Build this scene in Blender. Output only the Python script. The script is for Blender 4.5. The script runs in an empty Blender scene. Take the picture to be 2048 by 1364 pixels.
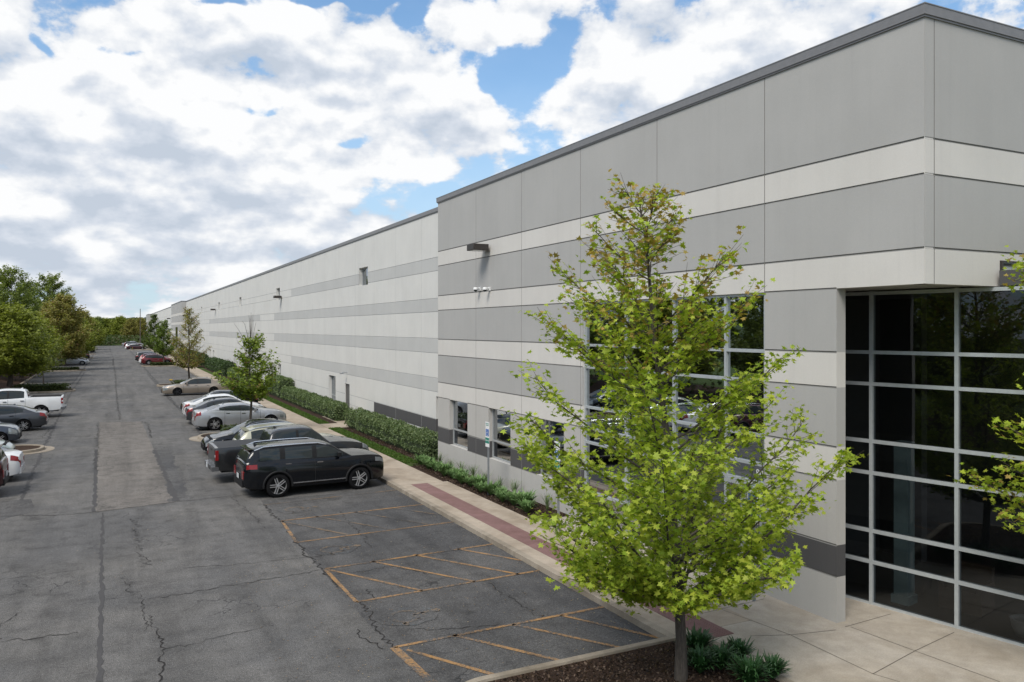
import bpy, bmesh, math, random
import numpy as np
from mathutils import Vector, Matrix, Euler
random.seed(7)
SC=bpy.context.scene; COL=SC.collection
R=math.radians
# ---------------------------------------------------------------- camera geometry
F=1593.; CX=1024.; HY=657.; CH=5.7; TH=math.atan(800/F); cT,sT=math.cos(TH),math.sin(TH)
def g(x,y,z=0.):
    Z=F*(CH-z)/(y-HY); u=(x-CX)/F
    return (Z*(u*cT+sT), Z*(cT-u*sT))
def wX(x,y,X):
    u=(x-CX)/F; Z=X/(u*cT+sT); return Z*(cT-u*sT), CH-(y-HY)/F*Z
def wY(x,y,Y):
    u=(x-CX)/F; Z=Y/(cT-u*sT); return Z*(u*cT+sT), CH-(y-HY)/F*Z
XF=12.26; XC=XF+.9
cam=bpy.data.cameras.new('camera'); co=bpy.data.objects.new('camera',cam); COL.objects.link(co)
co.location=(0,0,CH); co.rotation_euler=(R(90),0,-TH)
cam.sensor_width=36; cam.lens=36*F/2048; cam.shift_y=-25/2048.; cam.clip_end=6000; cam.clip_start=.1
SC.camera=co
SC.render.resolution_x=1024; SC.render.resolution_y=682
# ---------------------------------------------------------------- tags and builders
def tag(o,label=None,cat=None,group=None,kind=None):
    if label: o['label']=label
    if cat: o['category']=cat
    if group: o['group']=group
    if kind: o['kind']=kind
    return o
def empty(name,loc=(0,0,0),rz=0,label=None,cat=None,group=None,parent=None):
    o=bpy.data.objects.new(name,None); COL.objects.link(o); o.location=loc; o.rotation_euler=(0,0,rz)
    o.empty_display_size=.2
    if parent: o.parent=parent
    return tag(o,label,cat,group)
class MB:
    def __init__(s): s.v=[]; s.f=[]; s.m=[]; s.sm=[]
    def face(s,pts,m=0,smooth=False):
        n=len(s.v); s.v.extend([tuple(p) for p in pts]); s.f.append(tuple(range(n,n+len(pts)))); s.m.append(m); s.sm.append(smooth)
    def grid(s,rows,m=0,smooth=True,mf=None,close=False,skip=None):
        n=len(s.v); nr=len(rows); nc=len(rows[0])
        for r in rows: s.v.extend([tuple(p) for p in r])
        for i in range(nr-1):
            for j in range(nc-1 if not close else nc):
                if skip and skip(i,j): continue
                k=(j+1)%nc
                s.f.append((n+i*nc+j,n+(i+1)*nc+j,n+(i+1)*nc+k,n+i*nc+k)); s.m.append(mf(i,j) if mf else m); s.sm.append(smooth)
    def box(s,x0,x1,y0,y1,z0,z1,m=0,M=None):
        P=[(x0,y0,z0),(x1,y0,z0),(x1,y1,z0),(x0,y1,z0),(x0,y0,z1),(x1,y0,z1),(x1,y1,z1),(x0,y1,z1)]
        if M is not None: P=[tuple(M@Vector(p)) for p in P]
        n=len(s.v); s.v.extend(P)
        for q in ((0,3,2,1),(4,5,6,7),(0,1,5,4),(1,2,6,5),(2,3,7,6),(3,0,4,7)):
            s.f.append(tuple(n+i for i in q)); s.m.append(m); s.sm.append(False)
    def tube(s,pts,rad,n=8,m=0,cap=True):
        pts=[Vector(p) for p in pts]; rows=[]
        if not hasattr(rad,'__len__'): rad=[rad]*len(pts)
        for i,p in enumerate(pts):
            d=(pts[min(i+1,len(pts)-1)]-pts[max(i-1,0)]).normalized()
            a=d.cross(Vector((0,0,1)) if abs(d.z)<.9 else Vector((1,0,0))).normalized(); b=d.cross(a)
            rows.append([p+(a*math.cos(t)+b*math.sin(t))*rad[i] for t in [2*math.pi*k/n for k in range(n)]])
        s.grid(rows,m,True,close=True)
        if cap: s.face(rows[-1],m); s.face(rows[0][::-1],m)
    def lathe(s,prof,n=20,m=0,M=None,mf=None):   # prof (r, h) around local y axis
        rows=[]
        for r,h in prof:
            row=[Vector((r*math.cos(t),h,r*math.sin(t))) for t in [2*math.pi*k/n for k in range(n)]]
            if M is not None: row=[M@p for p in row]
            rows.append(row)
        s.grid(rows,m,True,close=True,mf=mf)
    def build(s,name,mats,parent=None,sharp=None,loc=None,weld=False,nrm=False):
        me=bpy.data.meshes.new(name); me.from_pydata(s.v,[],s.f)
        if not isinstance(mats,(list,tuple)): mats=[mats]
        for m in mats: me.materials.append(m)
        me.polygons.foreach_set('material_index',s.m); me.polygons.foreach_set('use_smooth',s.sm)
        if weld or nrm:
            b=bmesh.new(); b.from_mesh(me)
            if weld: bmesh.ops.remove_doubles(b,verts=b.verts,dist=.0005)
            bmesh.ops.recalc_face_normals(b,faces=b.faces); b.to_mesh(me); b.free()
        if sharp: me.set_sharp_from_angle(angle=R(sharp))
        me.update()
        o=bpy.data.objects.new(name,me); COL.objects.link(o)
        if parent: o.parent=parent
        if loc: o.location=loc
        return o
# ---------------------------------------------------------------- materials
def nt(name):
    m=bpy.data.materials.new(name); m.use_nodes=True; t=m.node_tree
    return m,t,t.nodes['Principled BSDF']
def L(t,a,b): t.links.new(a,b)
def noise(t,scale,detail=4,rough=.55,vec=None,dist=0,dim='3D'):
    n=t.nodes.new('ShaderNodeTexNoise'); n.inputs['Scale'].default_value=scale; n.inputs['Detail'].default_value=detail
    n.inputs['Roughness'].default_value=rough; n.inputs['Distortion'].default_value=dist
    if vec is not None: L(t,vec,n.inputs['Vector'])
    return n.outputs['Fac']
def ramp(t,src,stops):
    r=t.nodes.new('ShaderNodeValToRGB'); L(t,src,r.inputs[0]); e=r.color_ramp.elements
    while len(e)<len(stops): e.new(.5)
    for k,(p,c) in enumerate(stops):
        e[k].position=p; e[k].color=(c,c,c,1) if not hasattr(c,'__len__') else tuple(c)+(1,)
    return r.outputs[0]
def mix(t,fac,a,b,bt='MIX'):
    n=t.nodes.new('ShaderNodeMix'); n.data_type='RGBA'; n.blend_type=bt
    for k,v in ((0,fac),(6,a),(7,b)):
        s=n.inputs[k]
        if hasattr(v,'node'): L(t,v,s)
        elif hasattr(v,'__len__'): s.default_value=tuple(v)+(1,) if len(v)==3 else v
        else: s.default_value=v if k==0 else (v,v,v,1)
    return n.outputs[2]
def math_(t,op,a,b=0.,c=0.,clamp=False):
    n=t.nodes.new('ShaderNodeMath'); n.operation=op; n.use_clamp=clamp
    for k,v in enumerate((a,b,c)):
        if hasattr(v,'node'): L(t,v,n.inputs[k])
        else: n.inputs[k].default_value=v
    return n.outputs[0]
def vmul(t,vec,v):
    n=t.nodes.new('ShaderNodeVectorMath'); n.operation='MULTIPLY'; L(t,vec,n.inputs[0]); n.inputs[1].default_value=v; return n.outputs[0]
def geo(t): return t.nodes.new('ShaderNodeNewGeometry').outputs['Position']
def bump(t,p,h,strength=.3,dist=.01):
    b=t.nodes.new('ShaderNodeBump'); b.inputs['Strength'].default_value=strength; b.inputs['Distance'].default_value=dist
    L(t,h,b.inputs['Height']); L(t,b.outputs[0],p.inputs['Normal'])
def plain(name,col,rough=.6,metal=0,coat=0,spec=.5,em=None):
    m,t,p=nt(name); p.inputs['Base Color'].default_value=tuple(col)+(1,); p.inputs['Roughness'].default_value=rough
    p.inputs['Metallic'].default_value=metal; p.inputs['Coat Weight'].default_value=coat; p.inputs['Coat Roughness'].default_value=.05
    p.inputs['Specular IOR Level'].default_value=spec
    # very slight unevenness so nothing is perfectly uniform
    n=noise(t,9,3,vec=geo(t)); L(t,mix(t,1,tuple(col),ramp(t,n,[(.3,.88),(.7,1.0)]),'MULTIPLY'),p.inputs['Base Color'])
    return m
def wallmat(name,col,streak=.075):
    m,t,p=nt(name); g_=geo(t)
    a=noise(t,.55,5,.6,g_); b=noise(t,1,4,.6,vmul(t,g_,(3,3,.25))); c=noise(t,60,3,.6,g_)
    k=math_(t,'ADD',math_(t,'MULTIPLY',a,.72),math_(t,'MULTIPLY',b,.28))
    k=ramp(t,k,[(.35,1-streak),(.62,1.0)])
    k2=ramp(t,c,[(.3,.95),(.7,1.02)])
    L(t,mix(t,1,mix(t,1,tuple(col),k,'MULTIPLY'),k2,'MULTIPLY'),p.inputs['Base Color'])
    bc=p.inputs['Base Color'].links[0].from_socket; rs=noise(t,1,5,.7,vmul(t,g_,(7,7,.16)))
    L(t,mix(t,1,bc,ramp(t,rs,[(.30,.965),(.45,1.0)]),'MULTIPLY'),p.inputs['Base Color'])
    p.inputs['Roughness'].default_value=.85; p.inputs['Specular IOR Level'].default_value=.25
    bump(t,p,c,.12,.01)
    return m
W_LIGHT=wallmat('wall_light_paint',(.615,.588,.548)); W_PLINTH=wallmat('wall_plinth_paint',(.455,.438,.412))
W_GREY=wallmat('wall_grey_paint',(.41,.40,.383)); W_DARK=wallmat('wall_dark_paint',(.085,.082,.083))
W_CLIGHT=wallmat('wall_pale_paint',(.635,.622,.59)); W_CGREY=wallmat('wall_pale_grey_paint',(.50,.495,.478))
W_JOINT=wallmat('wall_reveal_paint',(.20,.195,.185)); W_CJOINT=wallmat('wall_pale_reveal',(.42,.42,.41))
COPING=plain('coping_metal',(.215,.21,.21),.45,.3); ALU=plain('aluminium_frame',(.50,.53,.54),.42,.35)
WINFR=plain('window_frame_grey',(.42,.43,.43),.45,.3)
BLACK=plain('black_rubber',(.018,.018,.019),.75); DARKM=plain('dark_metal',(.05,.042,.038),.5,.3)
CHROME=plain('chrome',(.75,.75,.76),.12,1); STEEL=plain('galvanised_steel',(.36,.38,.40),.45,.6)
WHITE=plain('white_plastic',(.75,.75,.74),.4)
def glassmat(name,trans,ior=1.5,tint=(.02,.025,.03)):
    m,t,p=nt(name); t.nodes.remove(p); out=t.nodes['Material Output']
    fr=t.nodes.new('ShaderNodeFresnel'); fr.inputs[0].default_value=ior
    tr=t.nodes.new('ShaderNodeBsdfTransparent'); tr.inputs[0].default_value=(trans,trans*1.06,trans*1.1,1)
    gl=t.nodes.new('ShaderNodeBsdfGlossy'); gl.inputs['Roughness'].default_value=.012; gl.inputs[0].default_value=(.85,.9,.95,1)
    b=t.nodes.new('ShaderNodeBump'); b.inputs['Strength'].default_value=.12; b.inputs['Distance'].default_value=.01
    L(t,noise(t,.7,2,.5,geo(t)),b.inputs['Height']); L(t,b.outputs[0],gl.inputs['Normal'])
    ms=t.nodes.new('ShaderNodeMixShader'); L(t,math_(t,'MULTIPLY',fr.outputs[0],.50,clamp=True),ms.inputs[0]); L(t,tr.outputs[0],ms.inputs[1]); L(t,gl.outputs[0],ms.inputs[2])
    L(t,ms.outputs[0],out.inputs[0]); return m
GLASS=glassmat('tinted_glass',.30); GLASS2=glassmat('curtain_glass',.36,2.0)
CARGLASS=plain('car_glass',(.024,.030,.031),.05,0,0,.42)
# asphalt -------------------------------------------------------------
def asphalt_color(t,base,warm,seed=0.):
    g_=geo(t)
    if seed:
        ad=t.nodes.new('ShaderNodeVectorMath'); ad.operation='ADD'; L(t,g_,ad.inputs[0]); ad.inputs[1].default_value=(seed,seed*.7,0); g_=ad.outputs[0]
    big=noise(t,.22,5,.6,g_,.4); st=noise(t,1,5,.65,vmul(t,g_,(1.1,.10,1)),.3); mid=noise(t,1.6,5,.7,g_); fine=noise(t,55,2,.7,g_)
    tr_=noise(t,1,4,.6,vmul(t,g_,(.12,.9,1)))
    c=mix(t,ramp(t,big,[(.38,0),(.62,1)]),base,warm)
    c=mix(t,1,c,ramp(t,st,[(.33,.76),(.5,.97),(.66,1.12)]),'MULTIPLY')
    c=mix(t,1,c,ramp(t,mid,[(.32,.74),(.5,1.0),(.72,1.16)]),'MULTIPLY')
    c=mix(t,1,c,ramp(t,tr_,[(.36,.93),(.6,1.03)]),'MULTIPLY')
    c=mix(t,1,c,ramp(t,fine,[(.35,.6),(.5,.98),(.68,1.7)]),'MULTIPLY')
    c=mix(t,1,c,ramp(t,noise(t,17,3,.7,g_),[(.33,.80),(.5,1.0),(.68,1.22)]),'MULTIPLY')
    c=mix(t,1,c,ramp(t,noise(t,1.1,2,.5,g_),[(.64,1.0),(.72,.74)]),'MULTIPLY')
    v=t.nodes.new('ShaderNodeTexVoronoi'); v.feature='DISTANCE_TO_EDGE'; v.inputs['Scale'].default_value=1.15
    w=t.nodes.new('ShaderNodeVectorMath'); w.operation='ADD'
    nn=t.nodes.new('ShaderNodeTexNoise'); nn.inputs['Scale'].default_value=1.4; nn.inputs['Detail'].default_value=5; L(t,g_,nn.inputs['Vector'])
    L(t,nn.outputs['Color'],w.inputs[0]); L(t,g_,w.inputs[1]); L(t,w.outputs[0],v.inputs['Vector'])
    edge=ramp(t,v.outputs['Distance'],[(.0,1),(.011,.7),(.018,0)])
    msk=ramp(t,noise(t,.33,4,.6,g_),[(.54,0),(.64,.75)])
    c=mix(t,math_(t,'MULTIPLY',edge,msk),c,(.018,.018,.019))
    return c,fine,g_
def asphalt(name,base,warm,seed=0.):
    m,t,p=nt(name); c,f,g_=asphalt_color(t,base,warm,seed); L(t,c,p.inputs['Base Color'])
    p.inputs['Roughness'].default_value=.88; p.inputs['Specular IOR Level'].default_value=.22; bump(t,p,f,.5,.012); return m
ASPH=asphalt('asphalt',(.108,.105,.103),(.140,.133,.125)); ASPH2=asphalt('asphalt_patch',(.142,.130,.118),(.165,.150,.135),31.)
ASPH3=asphalt('asphalt_dark',(.070,.069,.070),(.104,.100,.097),12.)
def paintmat(name,col,wear=.5,lo=.42):
    m,t,p=nt(name); c,f,g_=asphalt_color(t,(.070,.069,.070),(.104,.100,.097),12.)
    a=math_(t,'ADD',math_(t,'MULTIPLY',noise(t,1.3,3,.6,g_),.45),math_(t,'MULTIPLY',noise(t,22,4,.75,g_),.55))
    k=ramp(t,a,[(lo,0),(lo+.13,1-wear*.35)])
    L(t,mix(t,k,c,col),p.inputs['Base Color']); p.inputs['Roughness'].default_value=.88; p.inputs['Specular IOR Level'].default_value=.22; bump(t,p,f,.5,.012); return m
YEL=paintmat('worn_yellow_paint',(.50,.27,.09),1.1,.43); YELF=paintmat('faded_yellow_paint',(.36,.23,.11),1.2,.48)
BLU=paintmat('faded_blue_paint',(.07,.14,.20),1.6,.53); WPN=paintmat('faded_white_paint',(.25,.25,.24),1,.46)
def concrete(name,col,dirt=.75):
    m,t,p=nt(name); g_=geo(t); a=noise(t,.8,6,.62,g_,.5); b=noise(t,40,3,.6,g_); d=noise(t,3,5,.65,g_)
    c=mix(t,1,col,ramp(t,a,[(.34,(dirt,dirt*.97,dirt*.92)),(.6,(1.04,1.04,1.04))]),'MULTIPLY')
    c=mix(t,1,c,ramp(t,d,[(.35,.88),(.65,1.04)]),'MULTIPLY'); c=mix(t,1,c,ramp(t,b,[(.3,.86),(.7,1.06)]),'MULTIPLY')
    L(t,c,p.inputs['Base Color']); p.inputs['Roughness'].default_value=.88; p.inputs['Specular IOR Level'].default_value=.25; bump(t,p,b,.3,.006); return m
CONC=concrete('sidewalk_concrete',(.41,.345,.275)); KERB=concrete('kerb_concrete',(.35,.30,.24),.58); CJ=plain('joint_dark',(.10,.085,.07),.9)
CONC2=concrete('plaza_concrete',(.44,.39,.33),.8)
TACT=concrete('tactile_brick_red',(.23,.135,.128),.72)
def ground(name,c1,c2,c3,sc=12,b=.8):
    m,t,p=nt(name); g_=geo(t); n=noise(t,sc,6,.7,g_); k=noise(t,.5,4,.6,g_)
    c=ramp(t,n,[(.3,c1),(.5,c2),(.72,c3)]); c=mix(t,1,c,ramp(t,k,[(.35,.75),(.65,1.1)]),'MULTIPLY')
    L(t,c,p.inputs['Base Color']); p.inputs['Roughness'].default_value=.95; p.inputs['Specular IOR Level'].default_value=.15; bump(t,p,n,b,.05); return m
MULCH=ground('mulch',(.018,.011,.008),(.050,.031,.022),(.11,.07,.05),26); GRASS=ground('grass_ground',(.03,.05,.012),(.06,.095,.02),(.09,.12,.035),18)
FIELD=ground('field',(.04,.06,.018),(.07,.09,.03),(.10,.11,.05),.8,.2)
HILLM=ground('wooded_hill',(.018,.035,.012),(.035,.06,.018),(.06,.085,.028),.09,1)
def leafmat(name,trans=.35,rough=.55):
    m,t,p=nt(name); at=t.nodes.new('ShaderNodeAttribute'); at.attribute_name='tint'
    L(t,at.outputs['Color'],p.inputs['Base Color']); p.inputs['Roughness'].default_value=rough; p.inputs['Specular IOR Level'].default_value=.35
    tl=t.nodes.new('ShaderNodeBsdfTranslucent'); L(t,mix(t,1,at.outputs['Color'],(1.15,1.25,.55),'MULTIPLY'),tl.inputs[0])
    ms=t.nodes.new('ShaderNodeMixShader'); ms.inputs[0].default_value=trans
    L(t,p.outputs[0],ms.inputs[1]); L(t,tl.outputs[0],ms.inputs[2]); L(t,ms.outputs[0],t.nodes['Material Output'].inputs[0]); return m
LEAF=leafmat('leaf',.42); LEAFD=leafmat('leaf_dense',.35,.6)
def barkmat(name,c1,c2):
    m,t,p=nt(name); g_=geo(t); n=noise(t,1,5,.7,vmul(t,g_,(40,40,8))); L(t,ramp(t,n,[(.3,c1),(.7,c2)]),p.inputs['Base Color']); p.inputs['Roughness'].default_value=.9; bump(t,p,n,.5,.01); return m
BARK=barkmat('bark',(.035,.028,.022),(.12,.10,.082))
# ---------------------------------------------------------------- world
w=bpy.data.worlds.new('World'); SC.world=w; w.use_nodes=True; t=w.node_tree
bg=t.nodes['Background']; SUN_EL,SUN_AZ=R(50),R(232)   # azimuth clockwise from +Y
sky=t.nodes.new('ShaderNodeTexSky'); sky.sky_type='NISHITA'; sky.sun_disc=False; sky.sun_elevation=SUN_EL; sky.sun_rotation=SUN_AZ
sky.air_density=1.0; sky.dust_density=.6; sky.ozone_density=1.5
tc=t.nodes.new('ShaderNodeTexCoord'); D=tc.outputs['Generated']
sx=t.nodes.new('ShaderNodeSeparateXYZ'); L(t,D,sx.inputs[0])
az=math_(t,'ARCTAN2',sx.outputs[0],sx.outputs[1]); el=math_(t,'ARCSINE',sx.outputs[2])
def skydir(px,py):
    u=(px-CX)/F; v=(HY-py)/F; X=u*cT+sT; Y=cT-u*sT; return math.atan2(X,Y), math.atan2(v,math.hypot(X,Y))
AE=t.nodes.new('ShaderNodeCombineXYZ'); L(t,az,AE.inputs[0]); L(t,el,AE.inputs[1]); AE=AE.outputs[0]
# blobs: (px,py,rx,ry,weight): where the cloud deck is thick (+) or open (-)
BL=[(380,220,620,230,.36),(250,470,600,190,.34),(620,110,250,100,.16),(860,210,190,90,.20),(975,45,110,55,.50),(1420,130,400,170,.34),
    (1020,165,60,75,-.72),(1095,110,45,90,-.34),(925,140,55,28,-.30),(838,45,42,40,-.50),(690,4,150,12,-.46),(430,-4,110,12,-.34),(272,88,60,17,-.40),(95,92,40,10,-.26),
    (560,224,80,9,-.26),(700,264,55,20,-.40),(860,395,170,55,-.34),(1080,300,130,60,-.22),(660,455,80,20,-.20),(480,470,80,30,.10)]
def blobs(vec,sh):
    acc=None
    for px,py,rx,ry,wt in BL:
        a0,e0=skydir(px,py); a1,_=skydir(px+rx,py); _,e1=skydir(px,py-ry)
        s=t.nodes.new('ShaderNodeVectorMath'); s.operation='SUBTRACT'; L(t,vec,s.inputs[0]); s.inputs[1].default_value=(a0,e0+sh,0)
        m_=vmul(t,s.outputs[0],(1/(a1-a0),1/max(e1-e0,.004),0))
        l=t.nodes.new('ShaderNodeVectorMath'); l.operation='LENGTH'; L(t,m_,l.inputs[0])
        mr=t.nodes.new('ShaderNodeMapRange'); mr.interpolation_type='SMOOTHERSTEP'; L(t,l.outputs['Value'],mr.inputs[0])
        mr.inputs[1].default_value=0; mr.inputs[2].default_value=1.5; mr.inputs[3].default_value=wt; mr.inputs[4].default_value=0
        acc=mr.outputs[0] if acc is None else math_(t,'ADD',acc,mr.outputs[0])
    return acc
nw=t.nodes.new('ShaderNodeTexNoise'); nw.inputs['Scale'].default_value=9; nw.inputs['Detail'].default_value=3; nw.noise_dimensions='2D'; L(t,AE,nw.inputs['Vector'])
wv=t.nodes.new('ShaderNodeVectorMath'); wv.operation='MULTIPLY_ADD'; L(t,nw.outputs['Color'],wv.inputs[0]); wv.inputs[1].default_value=(.10,.07,0); wv.inputs[2].default_value=(-.05,-.035,0)
w2=t.nodes.new('ShaderNodeVectorMath'); w2.operation='ADD'; L(t,wv.outputs[0],w2.inputs[0]); L(t,AE,w2.inputs[1])
BLB=blobs(w2.outputs[0],0)
SHB=[(110,290,170,60,.34),(330,360,300,40,.20),(420,412,260,26,.40),(90,450,230,40,.26),(250,520,300,40,.18),(620,70,120,30,-.25),(330,180,220,60,-.22),(560,300,150,40,-.14),(1250,60,200,60,.12)]
BLS=BL; BL=SHB; SHS=blobs(w2.outputs[0],0)
def cnoise(de,det,sc,rough=.58):
    e_=math_(t,'ADD',el,de); c=t.nodes.new('ShaderNodeCombineXYZ'); L(t,math_(t,'MULTIPLY',az,5.0),c.inputs[0]); L(t,math_(t,'MULTIPLY',math_(t,'POWER',math_(t,'MAXIMUM',e_,0.001),.75),7.6),c.inputs[1])
    n1=noise(t,sc,det,rough,c.outputs[0],0); t.nodes[-1].noise_dimensions='2D'; return n1
nA=cnoise(0.,9,2.15,.55); nB=cnoise(.014,6,2.15,.55)
lo0=cnoise(0.,1.5,2.15); lo1=cnoise(.045,1.5,2.15)
d0=math_(t,'ADD',math_(t,'MULTIPLY_ADD',nA,1.6,-.31),BLB)
cov=ramp(t,d0,[(.34,.04),(.42,.25),(.49,.80),(.56,1)])
lit=math_(t,'MULTIPLY',math_(t,'SUBTRACT',nB,nA),-2.6)
lit=math_(t,'ADD',lit,math_(t,'MULTIPLY',math_(t,'SUBTRACT',lo1,lo0),-1.5))
lit=math_(t,'ADD',lit,math_(t,'MULTIPLY_ADD',nA,.7,.17))
lit=math_(t,'SUBTRACT',lit,SHS); lit=math_(t,'SUBTRACT',lit,ramp(t,el,[(.0,.34),(.13,.14),(.24,.0)]))
lit=math_(t,'MULTIPLY_ADD',lit,.62,.24)
ccol=ramp(t,lit,[(.0,(.37,.415,.48)),(.30,(.455,.49,.545)),(.52,(.55,.57,.60)),(.75,(.65,.655,.66))])
skyc=mix(t,1,sky.outputs[0],(.074,.104,.118),'MULTIPLY')
haz=ramp(t,el,[(.0,.85),(.16,.55),(.30,.18),(.45,.0)])
skyc=mix(t,haz,skyc,(.38,.46,.54))
final=mix(t,cov,skyc,ccol)
bg.inputs[1].default_value=1.0; L(t,final,bg.inputs[0])
sl=bpy.data.lights.new('sun','SUN'); so=bpy.data.objects.new('sun',sl); COL.objects.link(so)
sl.energy=2.1; sl.angle=R(26); sl.color=(1,.95,.87)
sd=Vector((math.sin(SUN_AZ)*math.cos(SUN_EL),math.cos(SUN_AZ)*math.cos(SUN_EL),math.sin(SUN_EL)))
so.rotation_euler=sd.to_track_quat('Z','Y').to_euler(); so.location=(0,-20,40)
SC.view_settings.view_transform='Standard'; SC.view_settings.look='None'; SC.view_settings.exposure=.60; SC.view_settings.gamma=1
SC.render.engine='CYCLES'; SC.cycles.max_bounces=6; SC.cycles.transparent_max_bounces=8
# ---------------------------------------------------------------- ground, road, kerbs
def sheet(name,poly,z,mat,kind='structure'):
    m=MB(); m.face([(x,y,z) for x,y in poly]); o=m.build(name,mat); o['kind']=kind; return o
def rect(x0,x1,y0,y1): return [(x0,y0),(x1,y0),(x1,y1),(x0,y1)]
XK=8.98; XL=-8.15
sheet('ground',rect(-2500,2500,-1500,3500),-.06,FIELD)
sheet('asphalt_lot',rect(XL-.3,XK+.2,-40,288),0,ASPH)
sheet('cross_road',rect(-400,400,292,299),-.03,ASPH)
# darker stall lane beside the building, as worn sealcoat
sheet('stall_surface',[(4.45,-5),(XK+.1,-5),(XK+.1,27.3),(4.4,27.3)],.004,ASPH3)
def z9(*p): return [g(x/2.56,900+y/2.56) for x,y in p]
def z8(*p): return [g(480+x/2.2756,920+y/2.2756) for x,y in p]
def z1(*p): return [g(x/2.8425,520+y/2.8425) for x,y in p]
sheet('asphalt_patch',z1((565,922),(805,918))+z9((905,265),(480,320)),.004,ASPH2)
sheet('drain_patch',[g(0,1003),g(62,998),g(72,1022),g(0,1040)],.004,ASPH3)
def ribbon(mb,pts,w,jag=0.,z=.008,seg=.22,rng=random,wv=.35):
    P=[]
    for a,b in zip(pts[:-1],pts[1:]):
        a=Vector(a);b=Vector(b); n=max(1,int((b-a).length/seg))
        for k in range(n): P.append(a.lerp(b,k/n))
    P.append(Vector(pts[-1])); Q=[]
    for i,p in enumerate(P):
        d=(P[min(i+1,len(P)-1)]-P[max(i-1,0)]).normalized(); nn=Vector((-d.y,d.x))
        j=rng.gauss(0,jag) if 0<i<len(P)-1 else 0; ww=w*.5*(1+rng.uniform(-wv,wv))
        Q.append([(p+nn*(j+ww)).to_3d()+Vector((0,0,z)),(p+nn*(j-ww)).to_3d()+Vector((0,0,z))])
    mb.grid(Q,0,False)
CRK=plain('crack_dark',(.038,.036,.035),.95,0,0,.1)
rg=random.Random(3); cr=MB()
for pts,wd,jg in [(z9((0,340),(300,335),(480,320),(905,265),(1180,238),(1290,228)),.035,.02),
 (z9((640,325),(700,400),(700,440),(730,540),(745,600)),.022,.07),(z9((730,540),(780,590)),.02,.05),(z9((690,350),(715,500)),.018,.06),
 (z9((0,665),(250,635),(400,615)),.022,.03),(z9((760,765),(950,735),(1200,690),(1450,650),(1640,615)),.03,.03),
 (z9((0,985),(250,955),(400,935)),.03,.03),(z9((640,650),(650,700),(740,765),(720,850),(745,900),(735,930)),.022,.05),
 (z9((800,930),(830,1000),(835,1090),(815,1188)),.035,.03),(z9((760,850),(800,930)),.02,.03),(z9((830,1025),(1000,990),(1200,940),(1400,900)),.02,.03),
 (z9((1180,240),(1250,300),(1320,360),(1355,400)),.02,.03),(z9((0,905),(90,840),(120,830)),.022,.03),
 (z9((1355,280),(1400,340),(1440,365),(1520,475),(1570,545),(1650,605),(1740,700),(1830,775),(1890,830),(1905,890),(1960,950),(2048,1045)),.05,.035),
 (z9((1830,920),(1850,960),(1905,985),(1960,1020)),.035,.03),(z8((455,235),(510,300),(560,345),(600,400)),.028,.04),(z8((430,520),(560,510),(700,485),(870,520)),.025,.03),
 (z8((1130,560),(1260,650),(1370,720)),.028,.04),(z8((580,590),(620,640)),.04,.03),(z8((760,770),(900,772),(1010,765),(1180,750)),.025,.03),
 (z1((640,560),(655,640),(665,800),(683,910),(740,912)),.06,.06),(z1((840,650),(900,720),(960,790),(1010,840)),.06,.05),(z1((805,918),(840,935),(860,1010)),.06,.06),
 (z1((500,865),(580,862)),.05,.05),(z1((650,795),(715,795)),.09,.08),(z1((640,600),(645,560),(620,500)),.05,.05),(z1((560,690),(620,684)),.08,.04),
 (z1((560,925),(550,1100),(545,1200)),.06,.07),(z1((320,920),(240,1010),(300,1010)),.04,.05)]:
    ribbon(cr,pts,wd*.62,jg*1.3,.010,.09,rg,.6)
for k in range(24):   # more fine transverse and alligator cracks over the lane
    y=rg.uniform(9,200); x=rg.uniform(-6,4); a=rg.choice([0,0,0,math.pi/2])+rg.gauss(0,.25); ln=rg.uniform(.8,4)
    p=[(x,y)]; 
    for q in range(4): a+=rg.gauss(0,.35); p.append((p[-1][0]+math.cos(a)*ln/4,p[-1][1]+math.sin(a)*ln/4))
    ribbon(cr,p,.010+.0002*y,.03,.010,.16,rg)
cr.build('pavement_cracks',CRK)['kind']='structure'
sm=MB()
ribbon(sm,z9((526,322),(520,520),(522,700),(514,950),(508,1188)),.075,.014,.008,.2,rg,.5)
ribbon(sm,z9((492,0),(488,200),(482,318)),.11,.015,.008,.2,rg,.5)
ribbon(sm,z1((480,640),(395,770),(320,920),(200,1180),(120,1364)),.12,.04,.008,.3,rg,.5)
ribbon(sm,z9((790,0),(830,90),(905,262)),.16,.03,.008,.15,rg,.5)
ribbon(sm,z8((715,150),(930,250),(1130,370),(1380,500),(1700,700),(1960,870)),.10,.035,.008,.15,rg,.5)
ribbon(sm,[(4.35,29.5),(4.3,60),(4.2,120),(4.2,180),(4.2,260)],.14,.05,.008,.5,rg,.5)
ribbon(sm,[(-3.7,60),(-3.6,120),(-3.6,250)],.13,.05,.008,.5,rg,.5)
sm.build('sealed_seams',plain('seal_tar',(.082,.079,.079),.9,0,0,.15))['kind']='structure'
# crumbled dark band beside the patch
cb=MB(); ribbon(cb,z9((835,0),(870,90),(925,262)),.55,.05,.006,.25,rg,.4); cb.build('crumbled_asphalt',ASPH3)['kind']='structure'
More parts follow.
